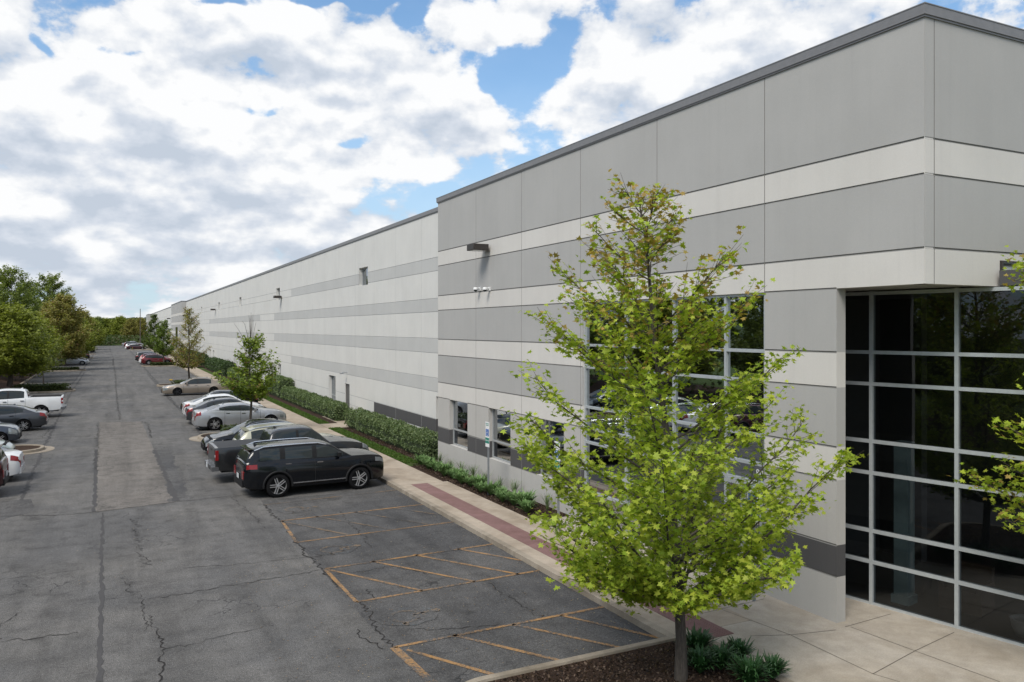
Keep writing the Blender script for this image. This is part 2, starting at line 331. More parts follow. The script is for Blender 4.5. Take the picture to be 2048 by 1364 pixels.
# painted stall lines
pl=MB(); plf=MB()
def line(mb,a,b,w=.10): ribbon(mb,[a,b],w,.003,.012,.5,rg,.12)
for a,b in [((190,278),(860,200)),((258,376),(980,282)),((385,497),(1150,384)),((530,648),(1385,500)),((700,855),(1690,663)),((190,278),(258,376)),((385,497),(530,648)),
  ((600,462),(1070,555)),((790,432),(1270,522)),((985,405),(1290,460)),((400,500),(830,597)),
  ((760,865),(1260,1010)),((970,798),(1580,945)),((1240,750),(1850,882)),((1460,708),(1965,825))]:
    A,B=z8(a,b); line(pl,A,B,.085)
A,B=z8((700,855),(870,1010)); A=Vector(A);B=Vector(B); line(pl,A,A+(B-A)*1.5,.16)
for a,b in [((112,205),(715,137)),((190,280),(500,343)),((345,258),(690,317)),((520,237),(850,293)),((700,220),(940,255))]:
    A,B=z8(a,b); line(plf,A,B,.09)
pl.build('stall_lines',YEL)['kind']='structure'
for i in range(14): line(plf,(4.4,92+i*2.68),(8.9,92+i*2.68),.1); line(plf,(-3.5,88.5+i*2.68),(-8.1,88.5+i*2.68),.1)
for i in range(7): line(plf,(4.4,29.9+i*2.7-.1),(8.9,29.9+i*2.7),.1); line(plf,(4.4,48+i*2.7),(8.9,48+i*2.7),.1)
plf.build('faded_stall_lines',YELF)['kind']='structure'
def symbol(mb,cx,cy,s,rot=0,z=0.016,plane=None):
    """wheelchair symbol out of flat pieces; plane maps (u,v) to 3d"""
    pm=plane or (lambda u,v:(cx+math.cos(rot)*u*s-math.sin(rot)*v*s,cy+math.sin(rot)*u*s+math.cos(rot)*v*s,z))
    mb.face([pm(-.08+.09*math.cos(a),.42+.09*math.sin(a)) for a in [2*math.pi*k/12 for k in range(12)]])
    def st(p,q,w=.075):
        p=Vector(p);q=Vector(q);n=(q-p).normalized();n=Vector((-n.y,n.x))*w/2
        mb.face([pm(*(p+n)),pm(*(p-n)),pm(*(q-n)),pm(*(q+n))])
    st((-.08,.32),(-.04,-.02)); st((-.04,.01),(.2,.01)); st((.2,.04),(.3,-.32)); st((-.07,.16),(.15,.16)); st((.28,-.3),(.4,-.26))
    rows=[[pm(-.02+r*math.cos(a),-.16+r*math.sin(a)) for r in (.24,.31)] for a in [R(115+k*20) for k in range(12)]]
    mb.grid(rows,0,False)
sy=MB(); sb=MB()
for px,py in ((235,228),(405,412),(730,720)):
    (x,y),=z8((px,py)); x+=.3; symbol(sy,x,y,1.1,-math.pi/2)
    n=16; sb.face([(x-.15+.62*math.cos(a)*rg.uniform(.8,1.1),y+.5*math.sin(a)*rg.uniform(.8,1.1),.011) for a in [2*math.pi*k/n for k in range(n)]])
sb.build('blue_stall_paint',BLU)['kind']='structure'; sy.build('stall_symbols',YELF)['kind']='structure'
# sidewalk (slabs with open joints over a dark bed), kerb face
def slabs(name,x0,x1,ys,z,mat,gap=.012,thick=.14):
    m=MB()
    for a,b in zip(ys[:-1],ys[1:]): m.box(x0,x1,a+gap/2,b-gap/2,z-thick,z)
    o=m.build(name,mat); o['kind']='structure'; return o
sheet('sidewalk_bed',rect(XK+.02,10.8,11.4,288),.09,CJ)
ys=[11.56]+[11.56+1.55*k for k in range(1,178)]
slabs('kerb_edge',XK,XK+.17,[11.56+3.1*k for k in range(90)],.13,KERB)
SWI=10.80
slabs('sidewalk',XK+.18,9.545,[11.56+3.1*k for k in range(6)],.125,CONC)
slabs('sidewalk_inner',10.17,10.94,[11.56+1.55*k for k in range(11)],.125,CONC)
slabs('sidewalk_far',XK+.18,SWI-.02,[27.08+1.55*k for k in range(168)],.125,CONC)
# tactile strip with rows of domes
tm=MB(); tm.box(9.55,10.165,11.2,27.05,0,.128)
y=11.26
while y<27.0:
    x=9.58
    while x<10.15:
        if y<20:
            n=6; a0=[(x+.018*math.cos(a),y+.018*math.sin(a),.1285) for a in [2*math.pi*k/n for k in range(n)]]; a1=[(x+.010*math.cos(a),y+.010*math.sin(a),.134) for a in [2*math.pi*k/n for k in range(n)]]
            tm.grid([a0,a1],0,True,close=True); tm.face(a1)
        x+=.06
    y+=.06
tm.build('tactile_paving',TACT)['kind']='structure'
# entrance plaza
PLZ=[(10.17,11.56),(10.17,11.2),(9.75,11.0),(9.62,10.4),(9.62,-12),(22,-12),(22,13.3),(13.6,13.3),(12.5,20.4),(10.94,20.4),(10.94,11.56)]
m=MB(); m.face([(x,y,.122) for x,y in PLZ]); m.box(9.55,10.165,10.9,11.19,0,.121); m.build('plaza',CONC2)['kind']='structure'
jm=MB()
def pj(*p): 
    q=[g(x,y,.122) for x,y in p]; ribbon(jm,q,.014,.0,.1255,.5,rg,.1)
pj((1581,1270),(1746,1348),(1800,1364)); pj((1701,1254),(1830,1302),(2000,1364)); pj((1830,1302),(1908,1265)); pj((1830,1302),(1746,1348)); pj((1500,1272),(1581,1270),(1672,1260)); pj((1690,1254),(1782,1228)); pj((1440,1218),(1581,1270)); pj((1400,1228),(1528,1198)); pj((1250,1148),(1440,1218))
for k in range(4): ribbon(jm,[(9.7,5.6-k*2.2),(20,5.6-k*2.2)],.014,0,.1255,.5,rg,.1)
jm.build('plaza_joints',CJ)['kind']='structure'
# kerbed islands: rounded outline, raised kerb ring and bed
def island(name,x0,x1,y0,y1,rad,sides,bed,gutter=False):
    """outline with the two corners at x=sides rounded"""
    def outline(o):
        X0,X1,Y0,Y1=x0+o,x1-o,y0+o,y1-o; r=max(rad-o,.05); P=[]
        if sides=='left':
            P+=[(X1,Y0)]+[(X1,Y1)]
            P+=[(X0+r-r*math.sin(a),Y1-r+r*math.cos(a)) for a in [R(9*k) for k in range(11)]]
            P+=[(X0+r-r*math.cos(a),Y0+r-r*math.sin(a)) for a in [R(9*k) for k in range(11)]]
        else:
            P+=[(X0,Y1),(X0,Y0)]
            P+=[(X1-r+r*math.sin(a),Y0+r-r*math.cos(a)) for a in [R(9*k) for k in range(11)]]
            P+=[(X1-r+r*math.cos(a),Y1-r+r*math.sin(a)) for a in [R(9*k) for k in range(11)]]
        return P
    m=MB(); rows=[[(x,y,z) for x,y in outline(o)] for o,z in ((-.02,-.02),(0,.12),(.02,.14),(.15,.14),(.17,.05))]
    m.grid(rows,0,False,close=True)
    if gutter: m.grid([[(x,y,.011) for x,y in outline(-.42)],[(x,y,.014) for x,y in outline(0)]],0,False,close=True)
    m.build(name+'_kerb',KERB)['kind']='structure'
    m=MB(); m.face([(x,y,.10) for x,y in outline(.16)]); m.build(name+'_bed',bed)['kind']='structure'
island('corner_island',4.4,9.62,-6,11.62,.9,'left',MULCH)
island('island',3.95,XK-.005,42.6,45.4,1.35,'left',MULCH,True); island('island',3.95,XK-.005,84.5,87.6,1.35,'left',MULCH)
island('island',3.95,XK-.005,130.5,133.5,1.35,'left',MULCH); island('island',3.95,XK-.005,232,235.5,1.35,'left',MULCH)
island('island',XL,-2.85,42.3,44.7,1.1,'right',MULCH,True); island('island',XL,-3.0,81.5,85.0,1.35,'right',MULCH)
island('island',XL,-3.1,121.5,124.5,1.35,'right',MULCH); island('island',XL,-3.1,172,175,1.35,'right',MULCH); island('island',XL,-3.1,196,199,1.35,'right',MULCH)
# left kerb, banked bed and lawn
m=MB(); m.box(XL-.17,XL,-40,288,-.05,.14); m.build('left_kerb',KERB)['kind']='structure'
m=MB(); rows=[]
yy=[-40+4*k for k in range(83)]
for y in yy: rows.append([(XL-.17,y,.11),(XL-1.6,y,.3+.1*math.sin(y*.3)),(XL-4,y,1.0+.15*math.sin(y*.21+1)),(XL-8,y,1.3),(XL-14,y,1.2),(XL-30,y,.6),(XL-70,y,-.1)])
m.grid(rows,0,True,mf=lambda i,j:0 if j<3 else 1); m.build('left_bank',[MULCH,GRASS])['kind']='structure'
# planting beds beside the wall
sheet('mulch_bed',rect(10.95,XF+.02,20.45,31.35),.10,MULCH); sheet('mulch_bed',rect(11.45,XC+.02,31.35,44.4),.10,MULCH); sheet('mulch_bed',rect(11.45,XC+.02,46.6,121),.10,MULCH); sheet('mulch_bed',rect(10.85,XC+.02,125,288),.10,MULCH)
sheet('grass_strip',rect(10.8,11.45,30.8,44.4),.11,GRASS); sheet('grass_strip',rect(10.8,11.45,46.6,121),.11,GRASS)
sheet('door_path',rect(10.8,11.9,44.4,46.6),.125,CONC); sheet('door_stoop',rect(11.9,XC,44.4,50.6),.125,CONC)
sheet('mulch_bed',rect(10.8,10.97,27.2,31.0),.10,MULCH)
# road end
sheet('lawn',rect(-80,60,299.5,420),.0,GRASS)
# ---------------------------------------------------------------- building
B=empty('warehouse',(XF,31.35,0),0,'very long grey and white concrete panel warehouse with dark entrance glazing','building')
def bp(mb,name,mats,**k):
    o=mb.build(name,mats,**k); o.parent=B; o.matrix_parent_inverse=Matrix.Translation((-XF,-31.35,0)); return o
def facade(name,axis,pos,depth,ys,zs,holes,colf,mats,gy=.010,gz=.020,rec=.016,dir=-1,thick=.24):
    """panels of a tilt-up wall with recessed reveals. axis 'X': wall in plane X=pos facing dir; ys along, zs up"""
    ys=sorted(set([round(v,3) for v in ys])); 
    def P(a,z,d): return (pos-dir*d,a,z) if axis=='X' else (a,pos-dir*d,z)
    m=MB()
    def hole(a,z): return any(h[0]<a<h[1] and h[2]<z<h[3] for h in holes)
    allz=sorted(set([round(v,3) for v in zs]+[round(v,3) for h in holes for v in h[2:] if zs[0]<=v<=zs[-1]]))
    ally=sorted(set(ys+[round(v,3) for h in holes for v in h[:2] if ys[0]<=v<=ys[-1]]))
    zr=set(round(v,3) for v in zs); yr=set(ys)
    solid=lambda i,j: 0<=i<len(ally)-1 and 0<=j<len(allz)-1 and not hole((ally[i]+ally[i+1])/2,(allz[j]+allz[j+1])/2)
    for i in range(len(ally)-1):
        for j in range(len(allz)-1):
            if not solid(i,j): continue
            y0,y1,z0,z1=ally[i],ally[i+1],allz[j],allz[j+1]
            c=colf((y0+y1)/2,(z0+z1)/2)
            # front, set back from reveals where there is a joint
            a=y0+(gy if (y0 in yr and i>0 and solid(i-1,j)) else 0); b=y1-(gy if (y1 in yr and i<len(ally)-2 and solid(i+1,j)) else 0)
            p=z0+(gz if (z0 in zr and j>0 and solid(i,j-1)) else 0); q=z1-(gz if (z1 in zr and j<len(allz)-2 and solid(i,j+1)) else 0)
            m.face([P(a,p,0),P(b,p,0),P(b,q,0),P(a,q,0)],c)
            for (e0,e1,on,s0,s1) in (('y',y0,a!=y0,(a,p),(a,q)),('y',y1,b!=y1,(b,p),(b,q)),('z',z0,p!=z0,(a,p),(b,p)),('z',z1,q!=z1,(a,q),(b,q))):
                if on:   # bevelled lip into the reveal, then its floor
                    if e0=='y':
                        m.face([P(s0[0],z0,0),P(s1[0],z1,0),P(e1,z1,rec),P(e1,z0,rec)],len(mats)-1)
                    else:
                        m.face([P(y0,s0[1],0),P(y1,s1[1],0),P(y1,e1,rec),P(y0,e1,rec)],len(mats)-1)
            for (di,dj,q4) in ((-1,0,[(y0,z0),(y0,z1)]),(1,0,[(y1,z0),(y1,z1)]),(0,-1,[(y0,z0),(y1,z0)]),(0,1,[(y0,z1),(y1,z1)])):
                if not solid(i+di,j+dj):
                    (u0,v0),(u1,v1)=q4; m.face([P(u0,v0,0),P(u1,v1,0),P(u1,v1,thick),P(u0,v0,thick)],c)
            m.face([P(y0,z0,thick),P(y1,z0,thick),P(y1,z1,thick),P(y0,z1,thick)],c)
    return bp(m,name,mats,nrm=False)
ZS=[0,.99,1.59,2.82,3.45,4.58,5.25,6.46,7.07,8.32,8.93,11.03]
AM=[W_LIGHT,W_GREY,W_DARK,W_PLINTH,W_JOINT]
def colA(y,z):
    if z<.99: return 3
    if z<1.59: return 2
    if z<2.82: return 3
    return 0 if (2.82<z<3.45 or 4.58<z<5.25 or 6.46<z<7.07 or 8.32<z<8.93) else 1
def colcol(y,z):
    if 1.59<z<2.82: return 1
    return colA(y,z)
YA=[8.9,12.58,16.28,19.94,23.7,27.44,31.35]
wA=[(wX(899,0,XF)[0],wX(935,0,XF)[0]),(wX(977,0,XF)[0],wX(1021,0,XF)[0])]; wA=[(b,a) for a,b in wA]; wA.append((20.9,22.65))
YW0,YW1=12.58,wX(1165,0,XF)[0]
holesA=[(a,b,.99,2.82) for a,b in wA]+[(YW0,YW1,-.1,6.46),(8.8,10.72,-.1,6.46)]
facade('entrance_block_wall','X',XF,0,YA+[8.9],ZS,holesA,colA,AM)
m=MB(); m.box(XF,XF+.24,9.0,10.6,6.47,6.5); 
# narrow edge strip joint on the right hand face and the face itself
XR=wY(1868,0,8.9)[0]; XN=wY(1999,0,8.9)[0]
facade('entrance_end_wall','Y',8.895,0,[XF+.018,XR,16.6,20.4,24.2,28],[6.46,7.07,8.32,8.93,11.03],[(XN,28.1,6.4,6.93)],colA,AM)
# solid core of column and block (thickness, roof)
m=MB(); m.box(XF+.245,28,9.15,31.3,10.4,10.9,0); m.box(XC+.3,40,31.3,420,10.4,10.9,0); bp(m,'roof',[COPING])
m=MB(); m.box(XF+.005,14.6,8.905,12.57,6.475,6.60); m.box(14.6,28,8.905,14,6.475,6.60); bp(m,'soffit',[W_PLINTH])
def coping(name,segs):
    m=MB()
    for (x0,x1,y0,y1,z0,z1) in segs:
        m.box(x0,x1,y0,y1,z0,z1)
    bp(m,name,[COPING])
coping('coping',[(XF-.05,XF+.30,8.85,31.42,11.0,11.18),(XF+.30,28,8.85,9.2,11.0,11.18),(XF-.058,XF+.31,8.842,31.428,11.172,11.19),(XF+.31,28,8.842,9.2,11.172,11.19),
   (XF-.03,XF-.001,8.87,31.38,10.965,11.0),(XF+.0,28,8.87,8.894,10.965,11.0)])
# coping seams
m=MB()
for k in range(8): m.box(XF-.053,XF-.049,9.2+3*k,9.206+3*k,11.0,11.172)

# recess between blocks (far side of entrance block)
# main wall
YC=[31.3,31.95]+[31.95+3.85*k for k in range(1,38)]
YCE=170.0
YC=[y for y in YC if y<YCE]+[YCE]
def colC(y,z):
    if y>131 and y<144: return 0
    b=[(8.32,8.93),(6.46,7.07),(4.58,5.25),(2.82,3.45)]
    if y<43.6 and .99<z<1.59: return 2
    y68=66.6; y76=74.3
    for k,(a,c) in enumerate(b):
        if a<z<c:
            if y<(y76 if k in(1,2) else y68): return 1
            if k in (1,2) and 82<y<129: return 1
            if k in (1,2) and y>144: return 1
    return 0
def opening(x0,x1,y0,y1,X=XC):
    a=wX(x0,y0,X); b=wX(x1,y1,X); return (round(b[0],2),round(a[0],2),round(b[1],2),round(a[1],2))
up=[(w0,w1,8.22,9.28) for w0,w1 in ((44.7,46.55),(71.6,73.3),(94.9,96.6),(115.2,117),(139,140.8),(162,163.8))]
lo=[(52.1,53.95,.62,2.55),(75.0,76.7,.62,2.55),(71.1,72.5,.62,2.55),(121.8,123.6,.62,2.55),(125.8,127.6,.62,2.55),(99,100.8,.62,2.55),(31.98,33.9,.62,2.62)]
door=(48.65,49.7,.1,2.24)
ZC=ZS[:-1]+[11.03]
facade('main_wall','X',XC,0,YC,ZC,up+lo+[door],colC,[W_CLIGHT,W_CGREY,W_DARK,W_PLINTH,W_CJOINT],.008,.016,.014,thick=.3)
coping('main_coping',[(XC-.05,XC+.3,31.43,YCE,11.0,11.18),(XC-.03,XC,31.4,YCE,10.965,11.0)])
# far blocks
def farblock(y0,y1,X,name,side=True,cols=colA,mats=AM):
    n=max(1,round((y1-y0)/3.8)); ys=[y0+(y1-y0)*k/n for k in range(n+1)]
    facade(name,'X',X,0,ys,ZS,[],cols,mats,thick=.3)
    if side: facade(name.replace('wall','end_wall'),'Y',y0-.005,0,[X+.003,X+.95],ZS,[],cols,mats,thick=.05)
    m=MB(); m.box(X-.05,X+1.2,y0-.05,y1,11.03,11.19); bp(m,'coping',[COPING])
FB=[W_CLIGHT,W_CGREY,W_DARK,W_PLINTH,W_CJOINT]
farblock(YCE,200,XF,'far_entrance_wall'); farblock(200,330,XC,'far_main_wall',False,colC,FB); farblock(330,352,XF,'end_block_wall')
m=MB(); m.box(XC,XC+25,351,352,0,11); bp(m,'end_wall',[W_GREY])
# a dark recessed entry in the far entrance block
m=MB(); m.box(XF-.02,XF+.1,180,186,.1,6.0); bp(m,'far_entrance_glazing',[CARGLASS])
# windows ------------------------------------------------------------
def window(y0,y1,z0,z1,X,rec=.17,transom=None,sill=True):
    fr=MB(); t_=.055; x0=X+rec; x1=x0+.06
    fr.box(x0,x1,y0+.003,y0+t_,z0+.003,z1-.003); fr.box(x0,x1,y1-t_,y1-.003,z0+.003,z1-.003); fr.box(x0,x1,y0+t_,y1-t_,z0+.003,z0+t_); fr.box(x0,x1,y0+t_,y1-t_,z1-t_,z1-.003)
    if transom: fr.box(x0-.002,x1,y0+t_,y1-t_,transom-.03,transom+.03)
    f=bp(fr,'window',[WINFR])
    p=MB()
    segs=[(z0+t_,(transom or z1)-(.03 if transom else t_))]+([(transom+.03,z1-t_)] if transom else [])
    for a,b in segs: p.face([(x0+.03,y0+t_,a),(x0+.03,y1-t_,a),(x0+.03,y1-t_,b),(x0+.03,y0+t_,b)])
    q=p.build('pane',[GLASS]); q.parent=f; 
    return f
for a,b in wA: window(a,b,.99,2.82,XF,.15,1.62)
for a,b,c,d in up: window(a,b,c,d,XC,.2)
for a,b,c,d in lo: window(a,b,c,d,XC,.2,c+.6)
# interior behind the windows: floor, back wall, ceiling (dark rooms)
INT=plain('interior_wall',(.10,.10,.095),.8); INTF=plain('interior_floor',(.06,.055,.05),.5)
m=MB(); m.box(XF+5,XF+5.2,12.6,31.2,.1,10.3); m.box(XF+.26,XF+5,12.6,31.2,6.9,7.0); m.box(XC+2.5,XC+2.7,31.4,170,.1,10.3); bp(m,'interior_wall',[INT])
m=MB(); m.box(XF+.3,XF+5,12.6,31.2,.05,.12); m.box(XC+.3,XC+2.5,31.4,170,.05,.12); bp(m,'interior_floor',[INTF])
# service door in main wall
dd=MB(); dd.box(XC+.10,XC+.15,door[0]+.05,door[1]-.05,.13,2.19); DO=bp(dd,'door',[plain('door_grey',(.13,.125,.12),.5)])
fr=MB(); y0,y1=door[0],door[1]; fr.box(XC+.07,XC+.17,y0+.002,y0+.048,.12,2.238); fr.box(XC+.07,XC+.17,y1-.048,y1-.002,.12,2.238); fr.box(XC+.07,XC+.17,y0+.05,y1-.05,2.19,2.238)
f_=fr.build('door_frame',[DARKM],DO)
h_=MB(); h_.box(XC+.03,XC+.10,y0+.12,y0+.2,1.0,1.06); h_.box(XC+.03,XC+.05,y0+.12,y0+.26,1.0,1.05); h_.build('handle',[CHROME],DO)
# big entrance window in long facade ---------------------------------
Xg=XF+.10; rowsz=[.12,.98,1.61,2.40,2.80,3.42,4.58,5.22,6.44]
cols=[YW1-.03,wX(1253,0,Xg)[0],wX(1349,0,Xg)[0],wX(1453,0,Xg)[0],YW0+.05]
fr=MB(); hf=.035
for y in cols: fr.box(Xg-.04,Xg+.09,y-hf,y+hf,.12,6.455)
for z in rowsz:
    for a,b in zip(cols[:-1],cols[1:]): fr.box(Xg-.037,Xg+.087,b+hf,a-hf,z-(hf if z<6.4 else .035),min(z+hf,6.455))
EW=bp(fr,'entrance_window',[ALU])
for a,b in zip(cols[:-1],cols[1:]):
    for c,d in zip(rowsz[:-1],rowsz[1:]):
        p=MB(); p.face([(Xg+.02,b+hf,c+hf),(Xg+.02,a-hf,c+hf),(Xg+.02,a-hf,d-hf),(Xg+.02,b+hf,d-hf)]); p.build('pane',[GLASS],EW)
# glass entry doors in the last bay
dm=MB(); a,b=cols[3]-.05,cols[4]+.05; mid=(a+b)/2
for p0,p1 in ((mid+.01,a),(b,mid-.01)):
    dm.box(Xg-.075,Xg-.045,p0,p0+.07,.14,2.36); dm.box(Xg-.075,Xg-.045,p1-.07,p1,.14,2.36); dm.box(Xg-.075,Xg-.045,p0+.07,p1-.07,.14,.42); dm.box(Xg-.075,Xg-.045,p0+.07,p1-.07,2.28,2.36); dm.box(Xg-.075,Xg-.045,p0+.07,p1-.07,1.0,1.08)
ED=bp(dm,'entrance_door',[ALU])
p=MB(); p.face([(Xg-.06,b+.07,.42),(Xg-.06,a-.07,.42),(Xg-.06,a-.07,2.28),(Xg-.06,b+.07,2.28)]); p.build('pane',[GLASS],ED)
for yy in (mid+.12,mid-.12):
    h=MB(); h.tube([(Xg-.13,yy,.95),(Xg-.13,yy,1.35)],.016); h.tube([(Xg-.13,yy,1.0),(Xg-.07,yy,1.0)],.01); h.tube([(Xg-.13,yy,1.3),(Xg-.07,yy,1.3)],.01)
    h.build('handle',[CHROME],ED)
m=MB(); m.box(11.5,Xg-.1,b+.0,a+.1,.124,.14); tag(m.build('door_mat',[plain('mat_black',(.02,.02,.022),.95)]),'black door mat lying in front of the glass entry doors','mat')
def text(body,size,M,mat,name,parent=None,align='CENTER',ext=.002):
    c=bpy.data.curves.new(name,'FONT'); c.body=body; c.size=size; c.extrude=ext; c.align_x=align; c.align_y='CENTER'; c.resolution_u=3
    o=bpy.data.objects.new(name+'_c',c); COL.objects.link(o); bpy.context.view_layer.update()
    me=bpy.data.meshes.new_from_object(o.evaluated_get(bpy.context.evaluated_depsgraph_get())); bpy.data.objects.remove(o)
    me.transform(M); me.materials.clear(); me.materials.append(mat); o=bpy.data.objects.new(name,me); COL.objects.link(o)
    if parent: o.parent=parent
    return o
def Mwall(x,y,z): # text facing -X
    return Matrix(((0,0,-1,x),(-1,0,0,y),(0,1,0,z),(0,0,0,1)))
SIGNW=plain('sign_white',(.8,.8,.79),.4)
ny,nz=wX(1524,948,Xg); text('800',.21,Mwall(Xg-.0,ny+.02,nz),SIGNW,'house_number',EW)
# angled curtain wall under the overhang -------------------------------
A0=Vector(g(1690,1193,.12)); B0=Vector(g(2048,1293,.12)); dv=(B0-A0).normalized(); nv=Vector((dv.y,-dv.x))  # nv towards outside
if nv.x>0: nv=-nv
def cw(s,d,z): p=A0+dv*s+nv*d; return (p.x,p.y,z)
def S_at(px):   # parameter where the wall line meets the viewing ray
    u=(px-CX)/F; r=Vector((u*cT+sT,cT-u*sT)); det=dv.x*(-r.y)+dv.y*r.x
    M=Matrix(((dv.x,-r.x),(dv.y,-r.y))); k=M.inverted()@(-A0); return k[0]
def cbox(mb,s0,s1,d0,d1,z0,z1,m=0):
    P=[cw(s0,d0,z0),cw(s1,d0,z0),cw(s1,d1,z0),cw(s0,d1,z0),cw(s0,d0,z1),cw(s1,d0,z1),cw(s1,d1,z1),cw(s0,d1,z1)]
    n=len(mb.v); mb.v.extend(P)
    for q in ((0,3,2,1),(4,5,6,7),(0,1,5,4),(1,2,6,5),(2,3,7,6),(3,0,4,7)): mb.f.append(tuple(n+i for i in q)); mb.m.append(m); mb.sm.append(False)
s1=S_at(1744); s2=S_at(1915); step=s2-s1
vs=[-1.15,s1-step*.0-0,s2]; vs=[s1-step,s1]+[s2+step*k for k in range(5)]
S0,S1_=vs[0],vs[-1]
rz=[.13,.98,1.61,2.78,3.42,4.58,5.22,6.41]
fr=MB()
for s in vs: cbox(fr,s-.035,s+.035,-.07,.05,.12,6.46)
for z in rz:
    for a,b in zip(vs[:-1],vs[1:]): cbox(fr,a+.035,b-.035,-.068,.046,z-.035,z+.035)
CWF=bp(fr,'curtain_wall',[ALU])
rq=random.Random(8)
for a,b in zip(vs[:-1],vs[1:]):
    for c,d in zip(rz[:-1],rz[1:]):
        q=[rq.uniform(-.008,.008) for _ in range(4)]
        p=MB(); p.face([cw(a+.035,q[0],c+.035),cw(b-.035,q[1],c+.035),cw(b-.035,q[1]+q[2],d-.035),cw(a+.035,q[0]+q[2],d-.035)]); p.build('pane',[GLASS2],CWF)
# dark fascia and dark-framed white panel over the outer part of the glazing
sN=S_at(2000)
m=MB(); cbox(m,sN+.01,S1_,-.4,.06,6.465,6.74); bp(m,'fascia',[W_DARK])
m=MB(); x0,x1=XN+.01,27.9; z0,z1=6.75,6.925
m.box(x0,x1,8.86,8.90,z1-.035,z1-.002); m.box(x0,x0+.05,8.86,8.90,z0,z1-.035); m.box(x0+.05,x1,8.90,9.0,z1-.08,z1-.036)
bp(m,'canopy_frame',[DARKM]); m=MB(); m.box(x0+.05,x1,8.93,8.96,z0,z1-.081); bp(m,'canopy_panel',[WHITE])
# things inside the lobby
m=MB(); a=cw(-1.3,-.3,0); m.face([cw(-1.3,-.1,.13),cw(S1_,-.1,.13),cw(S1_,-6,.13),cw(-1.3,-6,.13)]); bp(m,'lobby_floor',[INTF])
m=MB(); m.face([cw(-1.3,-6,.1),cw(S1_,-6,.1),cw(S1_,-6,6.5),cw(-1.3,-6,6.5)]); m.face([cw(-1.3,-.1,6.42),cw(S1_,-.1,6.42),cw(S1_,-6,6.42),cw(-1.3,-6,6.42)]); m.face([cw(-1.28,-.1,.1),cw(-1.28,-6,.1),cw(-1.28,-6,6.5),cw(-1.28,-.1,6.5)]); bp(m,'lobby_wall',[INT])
m=MB(); cbox(m,s1+.22,s1+.50,-.75,-.45,.13,3.4); cbox(m,s1+.18,s1+.54,-.79,-.41,.13,.3); tag(m.build('column',[plain('column_teal',(.30,.40,.40),.5)]),'pale teal lobby column standing behind the dark curtain glass','column')
m=MB(); cbox(m,-.75,-.35,-.62,-.6,1.7,2.3); o=m.build('picture_frame',[plain('frame_dark_wood',(.09,.08,.07),.4)]); tag(o,'small framed picture hanging inside the lobby behind glass','picture')
m=MB(); cbox(m,-.69,-.41,-.6,-.595,1.77,2.23); m.build('print',[plain('print_paper',(.5,.5,.46),.6)],o)
cx_,cy_,_=cw(S_at(2030),-.5,0); m=MB(); m.lathe([(.12,0),(.16,.02),(.22,.16),(.25,.30),(.27,.32),(.23,.32),(.2,.26)],20,0,Matrix.Translation((cx_,cy_,.13))@Matrix.Rotation(R(90),4,'X')); tag(m.build('planter_bowl',[plain('planter_stone',(.42,.40,.36),.7)]),'pale stone planter bowl inside the lobby behind glass','planter')
m=MB(); cbox(m,s1+1.0,s1+1.6,-1.5,-.9,.13,.55); cbox(m,s1+.95,s1+1.65,-1.65,-1.5,.13,.95); cbox(m,s1+.9,s1+1.0,-1.5,-.9,.13,.7); cbox(m,s1+1.6,s1+1.7,-1.5,-.9,.13,.7); tag(m.build('armchair',[plain('chair_brown',(.10,.07,.05),.6)]),'dark brown armchair in the lobby beside the teal column','chair')
# return wall behind the column
m=MB(); m.box(XF+.245,14.2,12.60,12.80,.1,6.45); bp(m,'return_wall',[INT])
# wall floodlights, cameras, meter items ----------------------------
def floodlight(x,y,z,s,label):
    o=empty('wall_light',(x,y,z),0,label,'light','box floodlights along the wall')
    m=MB(); m.box(-.62*s,-.08*s,-.27*s,.27*s,-.10*s,.10*s); h=m.build('housing',[DARKM],o,sharp=30)
    bv=h.modifiers.new('bevel','BEVEL'); bv.width=.012; bv.segments=2
    m=MB(); m.box(-.57*s,-.13*s,-.22*s,.22*s,-.106*s,-.098*s); m.build('lens',[plain('lens_glass',(.45,.45,.42),.2)],o)
    m=MB(); m.box(-.085*s,-.001,-.08*s,.08*s,-.07*s,.07*s); m.build('bracket',[DARKM],o)
    return o
y,z=wX(975,496,XF); floodlight(XF,y,z,1.12,'brown box floodlight high on the near grey block')
y,z=wX(563,594,XC); floodlight(XC,y,z,1.05,'dark box floodlight beside the second upper window')
y,z=wX(431,619,XC); floodlight(XC,y,z,1.05,'dark box floodlight high on white wall behind the yellowish tree')
for px,py,lb in ((374,631,'dark box floodlight just before the far grey block'),(341,637,'dark box floodlight on wall right beyond the far grey block'),(321,642,'second box floodlight beyond the far grey block'),(307,645,'third box floodlight beyond the far grey block')):
    y,z=wX(px,py,XC); floodlight(XC,y,z,1.3,lb)
for px,lb in ((957,'left white dome camera on the near grey block'),(976,'right white dome camera on the near grey block')):
    y,z=wX(px+4,578,XF); o=empty('security_camera',(XF,y,z),0,lb,'camera','white dome cameras on the wall')
    m=MB(); m.box(-.05,-.001,-.06,.06,-.06,.06); m.tube([(-.04,0,.02),(-.2,0,.03)],.03); m.build('arm',[WHITE],o)
    m=MB(); m.lathe([(.001,.09),(.07,.085),(.085,.05),(.085,0)],14,0,Matrix.Translation((-.2,0,-.03))@Matrix.Rotation(R(90),4,'X')); m.build('housing',[WHITE],o)
    m=MB(); m.lathe([(.075,0),(.065,-.04),(.03,-.07),(.001,-.075)],14,0,Matrix.Translation((-.2,0,-.03))@Matrix.Rotation(R(90),4,'X')); m.build('dome',[CARGLASS],o)
o=empty('door_light',(XC,49.2,2.95),0,'small grey gooseneck light over the grey service door','light')
